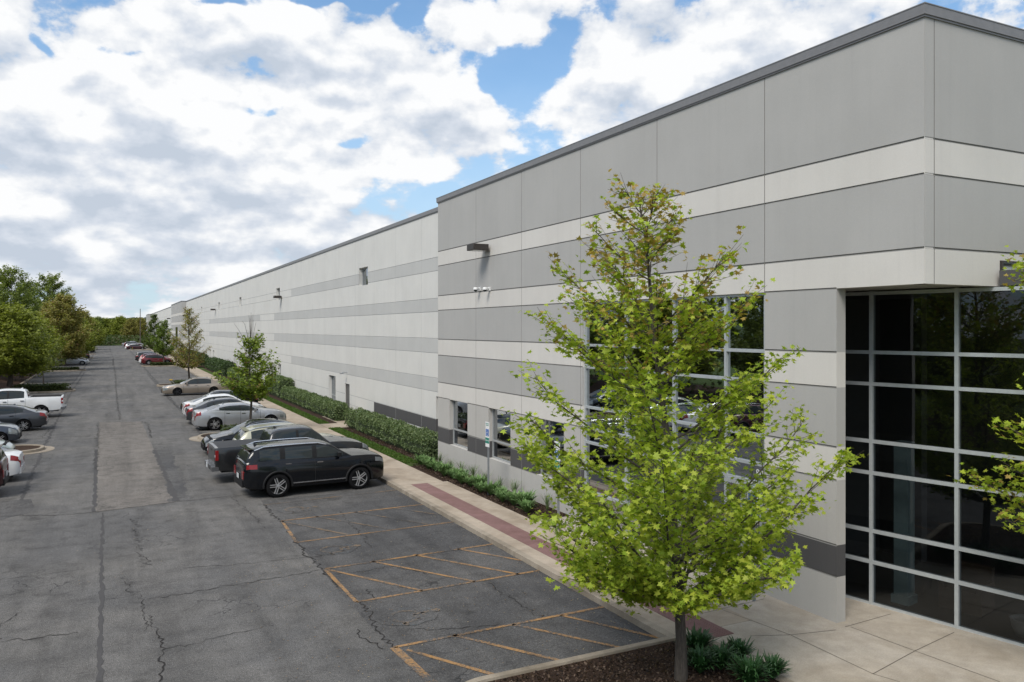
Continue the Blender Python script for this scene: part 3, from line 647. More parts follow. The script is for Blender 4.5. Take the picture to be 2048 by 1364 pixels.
m=MB(); m.tube([(0,0,0),(-.25,0,.03),(-.35,0,-.03)],.025); m.build('arm',[STEEL],o); m=MB(); m.box(-.45,-.25,-.1,.1,-.09,-.02); m.build('housing',[STEEL],o)
# ---------------------------------------------------------------- signs
BLUE=plain('sign_blue',(.02,.12,.42),.4); GREEN=plain('sign_green',(.015,.22,.16),.4)
def accsign(x,y,label):
    o=empty('parking_sign',(x,y,.10),0,label,'sign','accessible parking signs in the beds')
    m=MB(); m.box(-.02,.02,-.03,.03,0,2.45); m.box(-.035,-.02,-.012,.012,0,2.4); m.build('post',[STEEL],o)
    m=MB(); m.box(-.045,-.037,-.15,.15,1.62,2.46); pl=m.build('sign_plate',[SIGNW],o)
    m=MB(); m.face([(-.047,.12,1.98),(-.047,-.12,1.98),(-.047,-.12,2.22),(-.047,.12,2.22)]); m.build('symbol_panel',[BLUE],o)
    m=MB(); symbol(m,0,0,1,plane=lambda u,v:(-.0495,-u*.22,2.095+v*.22)); m.build('wheelchair_symbol',[SIGNW],o)
    m=MB(); m.face([(-.047,.15,1.74),(-.047,-.15,1.74),(-.047,-.15,1.93),(-.047,.15,1.93)]); m.build('green_panel',[GREEN],o)
    text('RESERVED\nPARKING',.055,Mwall(-.047,0,2.37),GREEN,'lettering',o,ext=.001); text('$250 FINE',.058,Mwall(-.049,0,1.835),SIGNW,'lettering',o,ext=.001)
    return o
accsign(*g(977,990,.1),'green and blue accessible parking sign between two small wall windows')
accsign(*g(1117,1060,.1),'accessible parking sign at the bed end, half behind the near tree')
accsign(*g(1549,1237,.12)[:2],'accessible sign in front of the column right of the entry doors') if False else None
o=accsign(11.75,12.35,'accessible sign before the concrete column beside the entry doors')
# ---------------------------------------------------------------- foliage
def leaf_shape(kind):
    if kind=='maple':
        P=[(0,-.5),(.10,-.12),(.42,-.28),(.30,.0),(.5,.22),(.22,.20),(.0,.6),(-.22,.20),(-.5,.22),(-.30,.0),(-.42,-.28),(-.10,-.12)]
    elif kind=='oval': P=[(0,-.5),(.25,-.1),(.2,.25),(0,.5),(-.2,.25),(-.25,-.1)]
    elif kind=='clump': P=[(-.1,-.5),(.2,-.2),(.5,-.25),(.25,.1),(.35,.45),(0,.22),(-.3,.5),(-.25,.05),(-.5,-.1),(-.2,-.15)]
    else: P=[(-.5,-.35),(.4,-.5),(.5,.4),(-.35,.5)]
    return np.array([(x,y,0) for x,y in P])
def leaves(name,pos,size,col,kind='maple',parent=None,mat=None,rng=None,up=.55,fold=.12):
    """one mesh of leaf polygons; pos Nx3, size N, col Nx3; leaf faces lean upward"""
    rng=rng or np.random.default_rng(1); S=leaf_shape(kind).copy(); S[:,2]=fold*np.abs(S[:,0])*2*(-1); k=len(S); N=len(pos)
    nrm=rng.normal(0,1,(N,3)); nrm/=np.linalg.norm(nrm,axis=1,keepdims=True); nrm=nrm*(1-up)+np.array([0,0,1])*up; nrm/=np.linalg.norm(nrm,axis=1,keepdims=True)
    r=rng.normal(0,1,(N,3)); a=np.cross(nrm,r); a/=np.linalg.norm(a,axis=1,keepdims=True)+1e-9; b=np.cross(nrm,a)
    V=pos[:,None,:]+size[:,None,None]*(S[None,:,0:1]*a[:,None,:]+S[None,:,1:2]*b[:,None,:]+S[None,:,2:3]*nrm[:,None,:])
    me=bpy.data.meshes.new(name); me.vertices.add(N*k); me.vertices.foreach_set('co',V.reshape(-1).astype(np.float32))
    me.loops.add(N*k); me.loops.foreach_set('vertex_index',np.arange(N*k,dtype=np.int32))
    me.polygons.add(N); me.polygons.foreach_set('loop_start',np.arange(0,N*k,k,dtype=np.int32)); me.polygons.foreach_set('loop_total',np.full(N,k,dtype=np.int32))
    me.update(calc_edges=True)
    at=me.color_attributes.new('tint','FLOAT_COLOR','POINT'); c=np.ones((N,k,4),np.float32); c[:,:,:3]=np.clip(col,0,1)[:,None,:]; at.data.foreach_set('color',c.reshape(-1))
    me.materials.append(mat or LEAF); o=bpy.data.objects.new(name,me); COL.objects.link(o)
    if parent: o.parent=parent
    return o
def tree(loc,label,H,z0,prof,seed,nlimb=34,twigs=9,lpt=10,leaf=.12,kind='maple',trunk=.1,pal=((.15,.22,.03),(.21,.28,.045),(.09,.15,.02)),red=0.,bare=0.,lean=(0,0),spread=.16,name='tree',group=None,mat=None,cat='tree',steep=.55,twl=.6,redtop=0,thin=0):
    rg=random.Random(seed); nr=np.random.default_rng(seed)
    root=empty(name,loc,0,label,cat,group)
    wd=MB(); L_=[];LC=[]
    def P(z):
        for (a,ra),(b,rb) in zip(prof[:-1],prof[1:]):
            if a<=z<=b: return ra+(rb-ra)*(z-a)/(b-a)
        return prof[0][1] if z<prof[0][0] else prof[-1][1]
    def axis(z): f=max(0,z-z0)/(H-z0); return Vector((lean[0]*f**1.3+.05*math.sin(z*1.7+seed),lean[1]*f**1.3+.05*math.cos(z*1.3+seed),z))
    n=12; zz=[-.1]+[H*.97*k/n for k in range(1,n+1)]
    wd.tube([axis(z) if z>0 else Vector((0,0,z))+axis(0)*1 for z in zz],[trunk*(1.25 if k==0 else 1)*(1-.93*(z/H))+.004 for k,z in enumerate(zz)],8)
    for i in range(nlimb):
        f=(i+.5)/nlimb; zt=z0+(H*.985-z0)*f+rg.uniform(-.1,.1)   # height its tip reaches
        rr=P(zt)*rg.choice([1.0,1.0,.85,.7,1.04,.6,.45])*rg.uniform(.86,1.0); az_=i*2.399963+rg.gauss(0,.25)
        zs=max(z0*.92+.05*f, zt-rr*steep*rg.uniform(.75,1.2)-.1); zs=min(zs,H*.93)
        a=axis(zs); d=Vector((math.cos(az_),math.sin(az_),0)); tip=axis(zt)+d*rr
        pts=[]; nseg=6
        for k in range(nseg+1):
            s=k/nseg; p=a.lerp(tip,s); p.z=a.z+(tip.z-a.z)*(s**1.25); p+=Vector((rg.gauss(0,.04),rg.gauss(0,.04),rg.gauss(0,.03)))*(s*rr*.5); pts.append(p)
        br=max(.008,trunk*.36*(1-f*.75))
        wd.tube(pts,[br*(1-.8*k/nseg)+.003 for k in range(nseg+1)],5,cap=False)
        isbare=rg.random()<bare
        nt_=max(3,int(twigs*(.35+rr/ max(q for _,q in prof))))
        for j in range(nt_):
            s=.22+.78*(j+rg.random())/nt_; s=min(s,1); k=min(int(s*nseg),nseg-1); p=pts[k].lerp(pts[k+1],s*nseg-k)
            ta=az_+rg.choice([-1,1])*rg.uniform(.2,1.25); tl=twl*rg.uniform(.45,1.1)*(1.15-.5*s)*(.5+.5*min(1,rr/1.5))
            td=Vector((math.cos(ta),math.sin(ta),rg.uniform(.15,1.1)))*tl; q=p+td
            wd.tube([p,p+td*.5+Vector((0,0,-.02)),q],[.006,.004,.002],4,cap=False)
            if isbare: continue
            hf_=(zt-z0)/(H-z0)
            for l in range(int(lpt*(1-thin*max(0,hf_-.25)/.75))):
                u=rg.uniform(.15,1.1); c=p+td*u; L_.append((c.x+rg.gauss(0,spread*.5),c.y+rg.gauss(0,spread*.5),c.z+rg.gauss(0,spread*.45)-.02))
                c=random_pal(rg,pal)
                hf=(zt-z0)/(H-z0)
                if rg.random()<red+redtop*max(0,hf-.55)*2: c=(c[0]*.9+.06,c[1]*.62,c[2]*1.1+.02)
                LC.append(c)
    o=wd.build('trunk',[BARK],root)
    if L_:
        A=np.array(L_); leaves('crown',A,nr.uniform(.6,1.25,len(A))*leaf,np.array(LC),kind,root,mat,nr)
    return root
def random_pal(rg,pal):
    a=rg.choice(pal); b=rg.choice(pal); f=rg.random(); k=rg.uniform(.85,1.15); return tuple((x*f+y*(1-f))*k for x,y in zip(a,b))
def copytree(src,loc,rz,s,label,group=None):
    r=src.copy(); COL.objects.link(r); r.location=loc; r.rotation_euler=(0,0,rz); r.scale=(s,s,s); r['label']=label
    if group: r['group']=group
    for ch in list(src.children):
        c=ch.copy(); COL.objects.link(c); c.parent=r
    return r
def at_depth(px,Z,z=0): u=(px-CX)/F; return (Z*(u*cT+sT),Z*(cT-u*sT),z)
cr_=Vector((cT,-sT))    # camera right in world
PALM=((.33,.42,.04),(.43,.47,.06),(.23,.33,.03),(.38,.46,.05))
x,y,_=at_depth(1357,12.7)
prof=[(1.35,.6),(1.6,1.3),(2.0,2.1),(2.6,2.6),(3.3,2.7),(4.0,2.55),(4.6,2.2),(5.2,1.85),(6.0,1.65),(6.7,1.4),(7.2,.9),(7.7,.45),(8.0,.12)]
mt_=tree((x,y,.1),'bright green young maple in the mulch island before the entrance',8.0,1.42,prof,11,78,20,23,.105,'maple',.088,PALM,0,0,(cr_.x*.7,cr_.y*.7),.14,'maple_tree',steep=.78,redtop=.7,twl=.70,thin=.68); mt_.rotation_euler=(0,0,math.pi)
x,y,_=at_depth(2300,12.4)
tree((x,y,.1),'green and reddish maple branches reaching in at the right edge',8.0,1.5,[(1.4,.5),(2,1.9),(3,2.4),(4.2,2.45),(5.2,2.2),(6.4,1.9),(7.5,1.3),(8,.1)],23,56,15,20,.110,'maple',.11,PALM,.14,0,(0,0),.2,'maple_tree',steep=.6)
# shrubs right-hand trees on islands
G2=((.19,.26,.035),(.26,.32,.05),(.13,.19,.025))
x,y,_=at_depth(501,42.8)
tree((x,y,.1),'small round green tree with bare twigs on top, beside the silver sedan',5.2,1.9,[(1.7,.6),(2.2,1.5),(2.9,1.75),(3.6,1.5),(4.3,1.05),(5.0,.6),(5.4,.3)],5,48,11,13,.15,'maple',.075,G2,.05,.12,(0,0),.2,'maple_tree',steep=.6)
m=MB()
rgb=random.Random(5)
for k in range(14):
    a=rgb.uniform(0,6.28); b=rgb.uniform(.08,.55); p0=Vector((0,0,4.3+rgb.uniform(-.8,.6)))
    q=[p0+Vector((math.cos(a),math.sin(a),0))*b*s*1.6+Vector((0,0,1.7*s*rgb.uniform(.8,1.05))) for s in (0,.35,.7,1)]
    m.tube(q,[.012,.010,.008,.005],5,cap=False)
tw=m.build('bare_twigs',[BARK]); 
tr2=[o for o in bpy.data.objects if o.get('label','').startswith('small round green tree with bare')][0]; tw.parent=tr2
YB=((.26,.25,.06),(.33,.32,.09),(.20,.19,.05))
x,y,_=at_depth(378,81)
t3=tree((x,y,.1),'sparse yellowish tree with brown left side beside the yellow hydrant',7.8,1.7,[(1.6,.7),(2.2,1.9),(3,2.3),(4,2.1),(5,1.7),(6,1.25),(7,.75),(7.8,.15)],8,54,11,18,.13,'clump',.1,YB,.2,.1,(0,0),.22,'maple_tree',steep=.9)
x,y,_=at_depth(328,121)
tree((x,y,.1),'green tree on the island beside the red hatchback SUV',6.9,1.7,[(1.6,.7),(2.2,1.9),(3,2.2),(4,1.9),(5,1.4),(6,.8),(6.9,.15)],9,46,10,20,.19,'clump',.1,((.12,.18,.03),(.17,.22,.045)),0,0,(0,0),.25,'maple_tree',steep=.7)
x,y,_=at_depth(308,158)
tree((x,y,.1),'dark green narrow tree left of the far grey block',8.6,1.5,[(1.4,.9),(2.5,2.4),(4,2.3),(6,1.4),(8.6,.15)],19,46,10,20,.22,'clump',.1,((.09,.13,.03),(.13,.17,.04)),0,0,(0,0),.25,'maple_tree',steep=.7)
x,y,_=at_depth(86,80)
tree((x,y,.1),'small thin green tree above the low hedge on the left island',5.9,1.5,[(1.4,.7),(2.1,1.9),(3,2.0),(4,1.5),(5,.9),(5.9,.2)],14,44,9,16,.13,'clump',.06,((.14,.18,.04),(.18,.20,.055)),.05,0,(0,0),.25,'maple_tree',steep=.8)
# dense trees of the left side: a few prototypes copied
def dense(loc,label,H,rad,seed,pal,group,low=1.2,red=0):
    return tree(loc,label,H,low,[(low*.9,rad*.75),(H*.3,rad),(H*.55,rad*.95),(H*.8,rad*.65),(H,rad*.15)],seed,70,13,26,.27,'clump',.2,pal,red,0,(0,0),.42,'broadleaf_tree',group,LEAFD,steep=.8,twl=1.0)
GD=((.17,.21,.045),(.21,.25,.055),(.12,.16,.036)); GY=((.22,.25,.04),(.27,.295,.05),(.17,.20,.035)); GB=((.27,.235,.075),(.23,.245,.06),(.31,.26,.09)); GX=((.03,.055,.016),(.045,.075,.02),(.07,.09,.03))
GR='trees along the left edge of the lot'
x,y,_=at_depth(20,70); pA=dense((x,y,.7),'large yellow green tree at the left edge behind the white pickup',6.9,3.6,31,GY,GR)
x,y,_=at_depth(128,108); pB=dense((x,y,.7),'brownish budding tree in the row left of the lane',9.6,3.3,32,GB,GR,red=.02)
x,y,_=at_depth(100,135); pC=dense((x,y,1.0),'tall dark green tree rising highest in the left row',14.0,5.0,33,GD,GR,2.5)
x,y,_=at_depth(22,120); copytree(pC,(x,y,1.0),1.9,1.0,'tall dark tree behind the yellow green tree at the left edge')
x,y,_=at_depth(60,150); copytree(pC,(x,y,1.0),3.3,.98,'dark tree in the left row between two taller dark trees')
x,y,_=at_depth(-30,95); copytree(pC,(x,y,1.0),4.3,.9,'dark tree crown at the far left edge')
x,y,_=at_depth(60,92); copytree(pA,(x,y,.8),2.2,.98,'green tree between the thin island tree and the brownish tree')
x,y,_=at_depth(150,150); copytree(pA,(x,y,.4),3.9,1.1,'green tree just behind the brownish tree by the silver sedan')
x,y,_=at_depth(42,84); copytree(pA,(x,y,.6),5.2,.95,'yellow green tree right behind the one at the left edge')
x,y,_=at_depth(106,120); copytree(pB,(x,y,.6),4.1,.95,'olive budding tree left of the brownish one')
x,y,_=at_depth(148,128); copytree(pA,(x,y,.5),1.1,.85,'low green tree tucked against the brownish tree')
x,y,_=at_depth(166,190); copytree(pB,(x,y,.4),.9,1.0,'brownish tree at the lane side beyond the silver sedan')
lab=['green tree at the left lane edge near the far black SUVs','dark tree in the far left row','pale tree in the far left row nearest the lane','dark green tree closing the far left row']
for k,(px,Z,p,s) in enumerate([(176,215,pA,1.2),(160,235,pB,1.1),(181,262,pA,1.25),(170,292,pC,.75)]):
    x,y,_=at_depth(px,Z); copytree(p,(x,y,.2),k*1.7,s,lab[k])
lab=['leftmost tree closing off the end of the lane','second tree from the left at the end of the lane','third tree from the left at the end of the lane','tree standing mid-lane at the road end','tree right of the mid-lane tree at the road end','brown tree at the road end before the warehouse end','reddish brown tree beside the utility pole']
for k,(px,Z,p,s) in enumerate([(186,325,pA,1.45),(198,318,pC,.75),(212,322,pA,1.4),(226,330,pC,.72),(240,318,pA,1.5),(262,292,pB,.98),(281,300,pB,1.02)]):
    x,y,_=at_depth(px,Z); copytree(p,(x,y,0),k*1.3+.4,s,lab[k],'trees closing the end of the lane')
# trees across the lot behind the viewer (seen in the glass)
wd_=['rounded','taller','broad','brownish','dark','leafy','slender','spreading','darkest','widest','bushy','paler','crooked','high']
for k,(X_,Y_,p,s) in enumerate([(-14,6,pA,1.05),(-13,16,pC,.75),(-15,25,pA,1.2),(-13,34,pC,.68),(-16,-6,pC,.75),(-13,-16,pA,1.1),(-15,41,pC,.8),(-13.5,49,pA,1.35),(-16,56,pC,.85),(-14,63,pC,.75),(-15,71,pA,1.4),(-17,79,pC,.9),(-15,87,pB,1.1),(-16,98,pC,.9)]):
    copytree(p,(X_,Y_,.9),k*2.1,s,wd_[k]+' tree of the left bank, outside the left frame','trees on the bank mirrored in the glass')
# far woods on the ridge
m=MB(); nseg=120; rows=[]
for i in range(nseg+1):
    a=R(-70+150*i/nseg); hgt=lambda q:1+.25*math.sin(a*9+q)+.12*math.sin(a*23+q*2)
    rows.append([(math.sin(a)*d,math.cos(a)*d,h*hgt(d)) for d,h in ((520,-.5),(900,5),(1400,15),(1800,19),(2300,12))])
m.grid(rows,0,True); m.build('hills',[HILLM])['kind']='structure'
nr=np.random.default_rng(77); N=26000
a=np.radians(nr.uniform(-14,8,N)); d=nr.uniform(650,1900,N)
hz=np.interp(d,[520,900,1400,1800,2300],[-.5,5,15,19,12])*(1+.25*np.sin(a*9+d*0)+.0)
pos=np.stack([np.sin(a)*d,np.cos(a)*d,hz+nr.uniform(0,6,N)],1)
pc=np.array([(.045,.075,.022),(.06,.095,.028),(.075,.085,.035),(.035,.06,.02)])[nr.integers(0,4,N)]*nr.uniform(.8,1.2,(N,1))
o=leaves('woodland',pos,nr.uniform(3,7,N),pc,'clump',None,LEAFD,nr,.3); o['kind']='stuff'; tag(o,'far-off green wooded ridge along the horizon','woods')
# undergrowth at the lot edges
N=9000; yy=nr.uniform(-10,285,N); pos=np.stack([XL-2.5-nr.gamma(2,2.2,N),yy,.6+nr.uniform(0,1.7,N)*nr.random(N)],1)
pc=np.array([(.05,.08,.025),(.07,.10,.03),(.09,.08,.04),(.035,.055,.02)])[nr.integers(0,4,N)]
o=leaves('undergrowth',pos,nr.uniform(.25,.6,N),pc,'clump',None,LEAFD,nr,.3); o['kind']='stuff'; tag(o,'scrubby undergrowth beneath the left row of trees','undergrowth')
N=9000; pos=np.stack([nr.uniform(-60,30,N),nr.uniform(300,345,N),nr.uniform(0,3.2,N)**1.0],1)
o=leaves('thicket',pos,nr.uniform(.5,1.1,N),np.array([(.05,.08,.025),(.07,.10,.03),(.09,.09,.04)])[nr.integers(0,3,N)],'clump',None,LEAFD,nr,.3); o['kind']='stuff'; tag(o,'low green thicket across the end of the lane','thicket')
# hedges
def hedge(x0,x1,y0,y1,h,label,n,seed,leaf=.075,pal=((.11,.16,.065),(.16,.21,.095),(.07,.11,.04),(.21,.26,.13)),name='hedge',z0=.1,cat='hedge',group='clipped hedges along the wall'):
    nr=np.random.default_rng(seed); root=empty(name,((x0+x1)/2,(y0+y1)/2,z0),0,label,cat,group); cx,cy=(x0+x1)/2,(y0+y1)/2
    wx,wy=(x1-x0)/2,(y1-y0)/2
    m=MB(); rows=[]
    ph=nr.uniform(0,6,4)
    def bulge(y): return 1+.05*math.sin(y*1.7+ph[0])+.06*math.sin(y*4.1+ph[1])+.05*math.sin(y*9+ph[2])
    for k in range(int(wy*2/.3)+2):
        y=-wy+.08+(2*wy-.16)*k/(int(wy*2/.3)+1); b=bulge(y)*(.8 if k in(0,int(wy*2/.3)+1) else .9)
        rows.append([(wx*b*cx_,y,h*b*cz_) for cx_,cz_ in ((-.75,0),(-.93,.35),(-.95,.7),(-.72,.93),(0,.96),(.72,.93),(.95,.7),(.93,.3),(.7,0))])
    m.grid(rows,0,True); m.face(rows[0]); m.face(rows[-1][::-1]); m.build('branch_mass',[plain('hedge_inner',(.025,.04,.012),.9)],root)
    N=n; y=nr.uniform(-wy,wy,N); ang=nr.uniform(-.12*math.pi,1.12*math.pi,N); k=np.array([bulge(v) for v in y])
    ex=np.sign(np.cos(ang))*np.abs(np.cos(ang))**.55; ez=np.sign(np.sin(ang))*np.abs(np.sin(ang))**.55
    rr=nr.uniform(.86,1.1,N)*k; endf=np.clip((wy-np.abs(y))/.25,0,1)**.5
    X=wx*ex*rr*(.75+.25*endf); Z=h*.5+h*.52*ez*rr*(.85+.15*endf); Z=np.maximum(Z,.05)
    e=nr.random(N)<(.9*wx/wy*.6); X=np.where(e,nr.uniform(-wx,wx,N)*.9,X); Z=np.where(e,nr.uniform(0.05,h*.95,N),Z); y=np.where(e,np.where(nr.random(N)<.7,-wy,wy)+nr.normal(0,.06,N),y)
    P=np.array(pal); c=P[nr.integers(0,len(pal),N)]*nr.uniform(.8,1.2,(N,1))
    leaves('foliage',np.stack([X,y,Z],1),nr.uniform(.7,1.4,N)*leaf,c,'oval',root,LEAFD,nr,.35)
    return root
hedge(11.85,12.9,31.8,44.9,.98,'long clipped hedge nearest the entrance block',15000,1,.085)
hedge(11.9,12.85,47.6,64.5,.98,'clipped hedge beyond the service door',13000,2,.10)
hedge(11.9,13.0,65,71.5,1.5,'taller clump of shrubs at the far end of the second hedge',6000,3,.12)
hedge(11.9,12.9,80,97,1.0,'low hedge behind the beige sedan',7000,4,.14); hedge(11.6,13.0,98,118,1.5,'taller dark shrubs behind the yellowish tree',7000,5,.17,((.04,.07,.025),(.07,.11,.04)))
hedge(11.5,13.0,128,168,1.6,'far hedge running up to the far grey block',6000,6,.22,((.04,.07,.025),(.07,.10,.035)))
LOWP=((.06,.085,.025),(.09,.115,.035),(.05,.06,.025))
def lowbed(x0,x1,y0,y1,h,label,n,seed,leaf=.12): return hedge(x0,x1,y0,y1,h,label,n,seed,leaf,LOWP,'ground_cover',.1,'shrubs','low shrubs on the kerbed islands')
lowbed(5.0,8.6,43.6,45.1,.45,'low green shrubs under the small round tree',3000,11); lowbed(5.5,8.7,85.2,87.2,.4,'low shrubs behind the yellow hydrant',2500,12)
lowbed(-7.9,-3.6,82.0,84.6,.55,'low evergreen planting on the left island under the thin tree',6000,13,.14); lowbed(5,8.8,131,133,.5,'low shrubs under the tree beside the red SUV',2500,14,.16)
lowbed(-7.8,-3.8,121.9,124,.4,'low planting on the farther left island',1500,15,.16)
# perennial clumps
def perennial(label,seed,h=.42,r=.36,n=230):
    nr=random.Random(seed); root=empty('perennial_plant',(0,0,.1),0,label,'plant','leafy perennials in the wall bed')
    m=MB()
    for k in range(n):
        a=nr.uniform(0,6.283); ln=h*nr.uniform(.6,1.15); out=r*nr.uniform(.15,1.15); wv=.02
        p=[Vector((math.cos(a)*out*s*nr.uniform(.9,1.1),math.sin(a)*out*s,ln*(1.55*s-.75*s*s*nr.uniform(.7,1.2)))) for s in (0,.4,.75,1)]
        sd_=Vector((-math.sin(a),math.cos(a),0))
        m.grid([[q-sd_*w_,q+sd_*w_] for q,w_ in zip(p,(wv*.6,wv,wv*.8,.002))],nr.choice((0,0,1)),False)
    m.build('foliage',[plain('perennial_green',(.11,.20,.06),.6,0,0,.2),plain('perennial_pale',(.19,.29,.11),.6,0,0,.2)],root); return root
pp=[perennial('x',s) for s in (1,2,3)]
spots=[(11.35+.12*math.sin(k*2.1),30.9-k*.56) for k in range(18)]
ordw=['first','second','third','fourth','fifth','sixth','seventh','eighth','ninth','tenth','eleventh','twelfth','thirteenth','fourteenth','fifteenth','sixteenth','seventeenth','eighteenth']
for k,(x,y) in enumerate(spots):
    src=pp[k%3]; lb=ordw[k]+' leafy green clump along the wall bed, counted from the hedge end'
    if k<3: src.location=(x,y,.1); src['label']=lb; src.rotation_euler=(0,0,k)
    else: copytree(src,(x,y,.1),k*1.9,random.uniform(.85,1.35),lb)
# wispy grasses at the wall
gsrc=None
for k in range(9):
    x,y=XF-.33,30.3-k*1.12; lb=ordw[k]+' wispy grass tuft against the plinth, counted from the hedge end'
    if gsrc is None:
        nr_=random.Random(9); gsrc=empty('ornamental_grass',(x,y,.1),0,lb,'plant','wispy grass tufts by the wall'); m=MB()
        for q in range(90):
            a=nr_.uniform(0,6.28); o_=nr_.uniform(.05,.35); hh=nr_.uniform(.3,.55); s_=Vector((-math.sin(a),math.cos(a),0))*.004
            P_=[Vector((math.cos(a)*o_*s*s,math.sin(a)*o_*s*s,hh*s)) for s in (0,.5,1)]; m.grid([[p-s_,p+s_] for p in P_],0,False)
        m.build('blades',[plain('straw_green',(.13,.19,.07),.6)],gsrc)
    else: copytree(gsrc,(x,y,.1),k*1.3,random.uniform(.8,1.1),lb)
dl=[(1395,1308),(1441,1338),(1478,1322),(1545,1356),(1400,1345),(1500,1372)]; lb=['dark green daylily clump touching the near trunk','daylily clump right of the near trunk','small daylily clump toward the tactile strip','daylily clump at the bed corner by the plaza','daylily clump at the foot of the near tree','daylily clump on the lower frame edge right of the trunk']
ds=None
for k,(px,py) in enumerate(dl):
    x,y=g(px,py,.12)
    if ds is None:
        ds=perennial(lb[k],41,.42,.36,260); ds.location=(x,y,.1); ds.name='daylily'; ds['group']='daylily clumps in the corner island'
        me=ds.children[0].data; me.materials.clear(); me.materials.append(plain('daylily_green',(.035,.10,.025),.5)); me.materials.append(plain('daylily_mid',(.06,.15,.035),.5))
    else:
        c=copytree(ds,(x,y,.1),k*2.2,random.uniform(.8,1.1),lb[k])
# mulch chips, lawn blades, fallen seed litter
nr=np.random.default_rng(5)
def scatter(name,regs,n,size,pal,z,kind,label,cat,up=.6,zr=.03,shape='quad'):
    P=[]
    for (x0,x1,y0,y1,wgt) in regs:
        k=int(n*wgt); P.append(np.stack([nr.uniform(x0,x1,k),nr.uniform(y0,y1,k),z+nr.uniform(0,zr,k)],1))
    P=np.concatenate(P); pc=np.array(pal)[nr.integers(0,len(pal),len(P))]*nr.uniform(.7,1.3,(len(P),1))
    o=leaves(name,P,nr.uniform(.5,1.5,len(P))*size,pc,shape,None,LEAFD,nr,up); o['kind']='stuff'; tag(o,label,cat)
scatter('mulch_chips',[(5,9.4,6,11.4,.5),(11,12.2,20.5,31.3,.3),(11.5,12.2,31.4,44,.2)],26000,.03,((.045,.027,.018),(.09,.055,.038),(.02,.013,.01),(.16,.11,.08)),.10,'stuff','shredded brown mulch in the planting beds','mulch',.5,.03)
scatter('grass_blades',[(10.8,11.45,31.4,44.4,.5),(10.8,11.45,46.6,70,.5)],26000,.06,((.05,.11,.015),(.08,.15,.02),(.10,.14,.03)),.11,'stuff','mown green grass strip beside the sidewalk','grass',.0,.05,'oval')
scatter('seed_litter',[(2.5,9,9,20,.6),(-1,9,20,28,.2),(8.9,11,11.5,22,.08),(8.6,9,11.5,28,.12)],1500,.028,((.30,.20,.12),(.24,.15,.08),(.35,.28,.18)),.014,'stuff','pale fallen maple seeds littering the asphalt','litter',.9,.004,'oval')
# hydrants
HYD=plain('hydrant_yellow',(.62,.40,.03),.45)
def hydrant(x,y,label,s=1):
    o=empty('fire_hydrant',(x,y,.1),.4,label,'hydrant','yellow fire hydrants'); Rm=Matrix.Rotation(R(90),4,'X')
    m=MB(); m.lathe([(.16,0),(.16,-.04),(.11,-.05),(.11,-.5),(.145,-.51),(.145,-.55),(.12,-.56)],14,0,Rm); m.build('barrel',[HYD],o,sharp=40)
    m=MB(); m.lathe([(.125,-.56),(.12,-.64),(.08,-.70),(.03,-.72),(.03,-.77),(.001,-.77)],14,0,Rm); m.build('bonnet',[HYD],o)
    for dx,dy,rr in ((0,1,.05),(0,-1,.05),(-1,0,.07)):
        m=MB(); m.tube([(0,0,.42),(dx*.19,dy*.19,.42)],rr,10); m.tube([(dx*.19,dy*.19,.42),(dx*.22,dy*.22,.42)],rr*.6,6); m.build('nozzle_cap',[HYD],o)
    return o
hydrant(5.35,87.1-.0,'yellow fire hydrant on the island behind the beige sedan'); hydrant(4.9,233.5,'distant yellow fire hydrant before the farthest parked cars')
# utility pole
x,y,_=at_depth(280.5,262); o=empty('utility_pole',(x,y,0),0,'tall thin utility pole at the far end of the warehouse','pole')
m=MB(); m.tube([(0,0,0),(0,0,12.2)],[.16,.1],8); m.build('post',[plain('pole_wood',(.10,.085,.07),.9)],o); m=MB(); m.box(-.06,.06,-.8,.8,11.2,11.35); m.build('crossarm',[plain('arm_wood',(.10,.085,.07),.9)],o)

# ---------------------------------------------------------------- vehicles
def pchip(pts,x):
    if x<=pts[0][0]: return pts[0][1]
    if x>=pts[-1][0]: return pts[-1][1]
    n=len(pts)
    for i in range(n-1):
        if pts[i][0]<=x<=pts[i+1][0]: break
    h=pts[i+1][0]-pts[i][0]; d=(pts[i+1][1]-pts[i][1])/h
    def sl(k):
        if k==0 or k==n-1: return d if (k==0)==(i==0) or True else 0
        a=(pts[k][1]-pts[k-1][1])/(pts[k][0]-pts[k-1][0]); b=(pts[k+1][1]-pts[k][1])/(pts[k+1][0]-pts[k][0])
        return 0 if a*b<=0 else 2*a*b/(a+b)
    m0=sl(i) if i>0 else d; m1=sl(i+1) if i+1<n-1 else d
    t=(x-pts[i][0])/h; return pts[i][1]*(2*t**3-3*t*t+1)+m0*h*(t**3-2*t*t+t)+pts[i+1][1]*(3*t*t-2*t**3)+m1*h*(t**3-t*t)
def paint(name,col,metal=.35,rough=.28):
    m,t,p=nt(name); p.inputs['Base Color'].default_value=tuple(col)+(1,); p.inputs['Metallic'].default_value=metal; p.inputs['Roughness'].default_value=rough
    p.inputs['Coat Weight'].default_value=.4 if sum(col)<.05 else .8; p.inputs['Specular IOR Level'].default_value=.3 if sum(col)<.05 else .5; p.inputs['Coat Roughness'].default_value=.05
    n=noise(t,1.2,3,.5,geo(t)); L(t,mix(t,1,tuple(col),ramp(t,n,[(.3,.86),(.7,1.0)]),'MULTIPLY'),p.inputs['Base Color']); 
    return m
SEAM=plain('panel_gap',(.008,.008,.008),.8); TAILR=plain('tail_lens_red',(.22,.008,.010),.18,0,.3); HEADL=plain('head_lens',(.30,.32,.33),.06,.4,1); AMBER=plain('amber_lens',(.5,.16,.02),.15,0,.8)
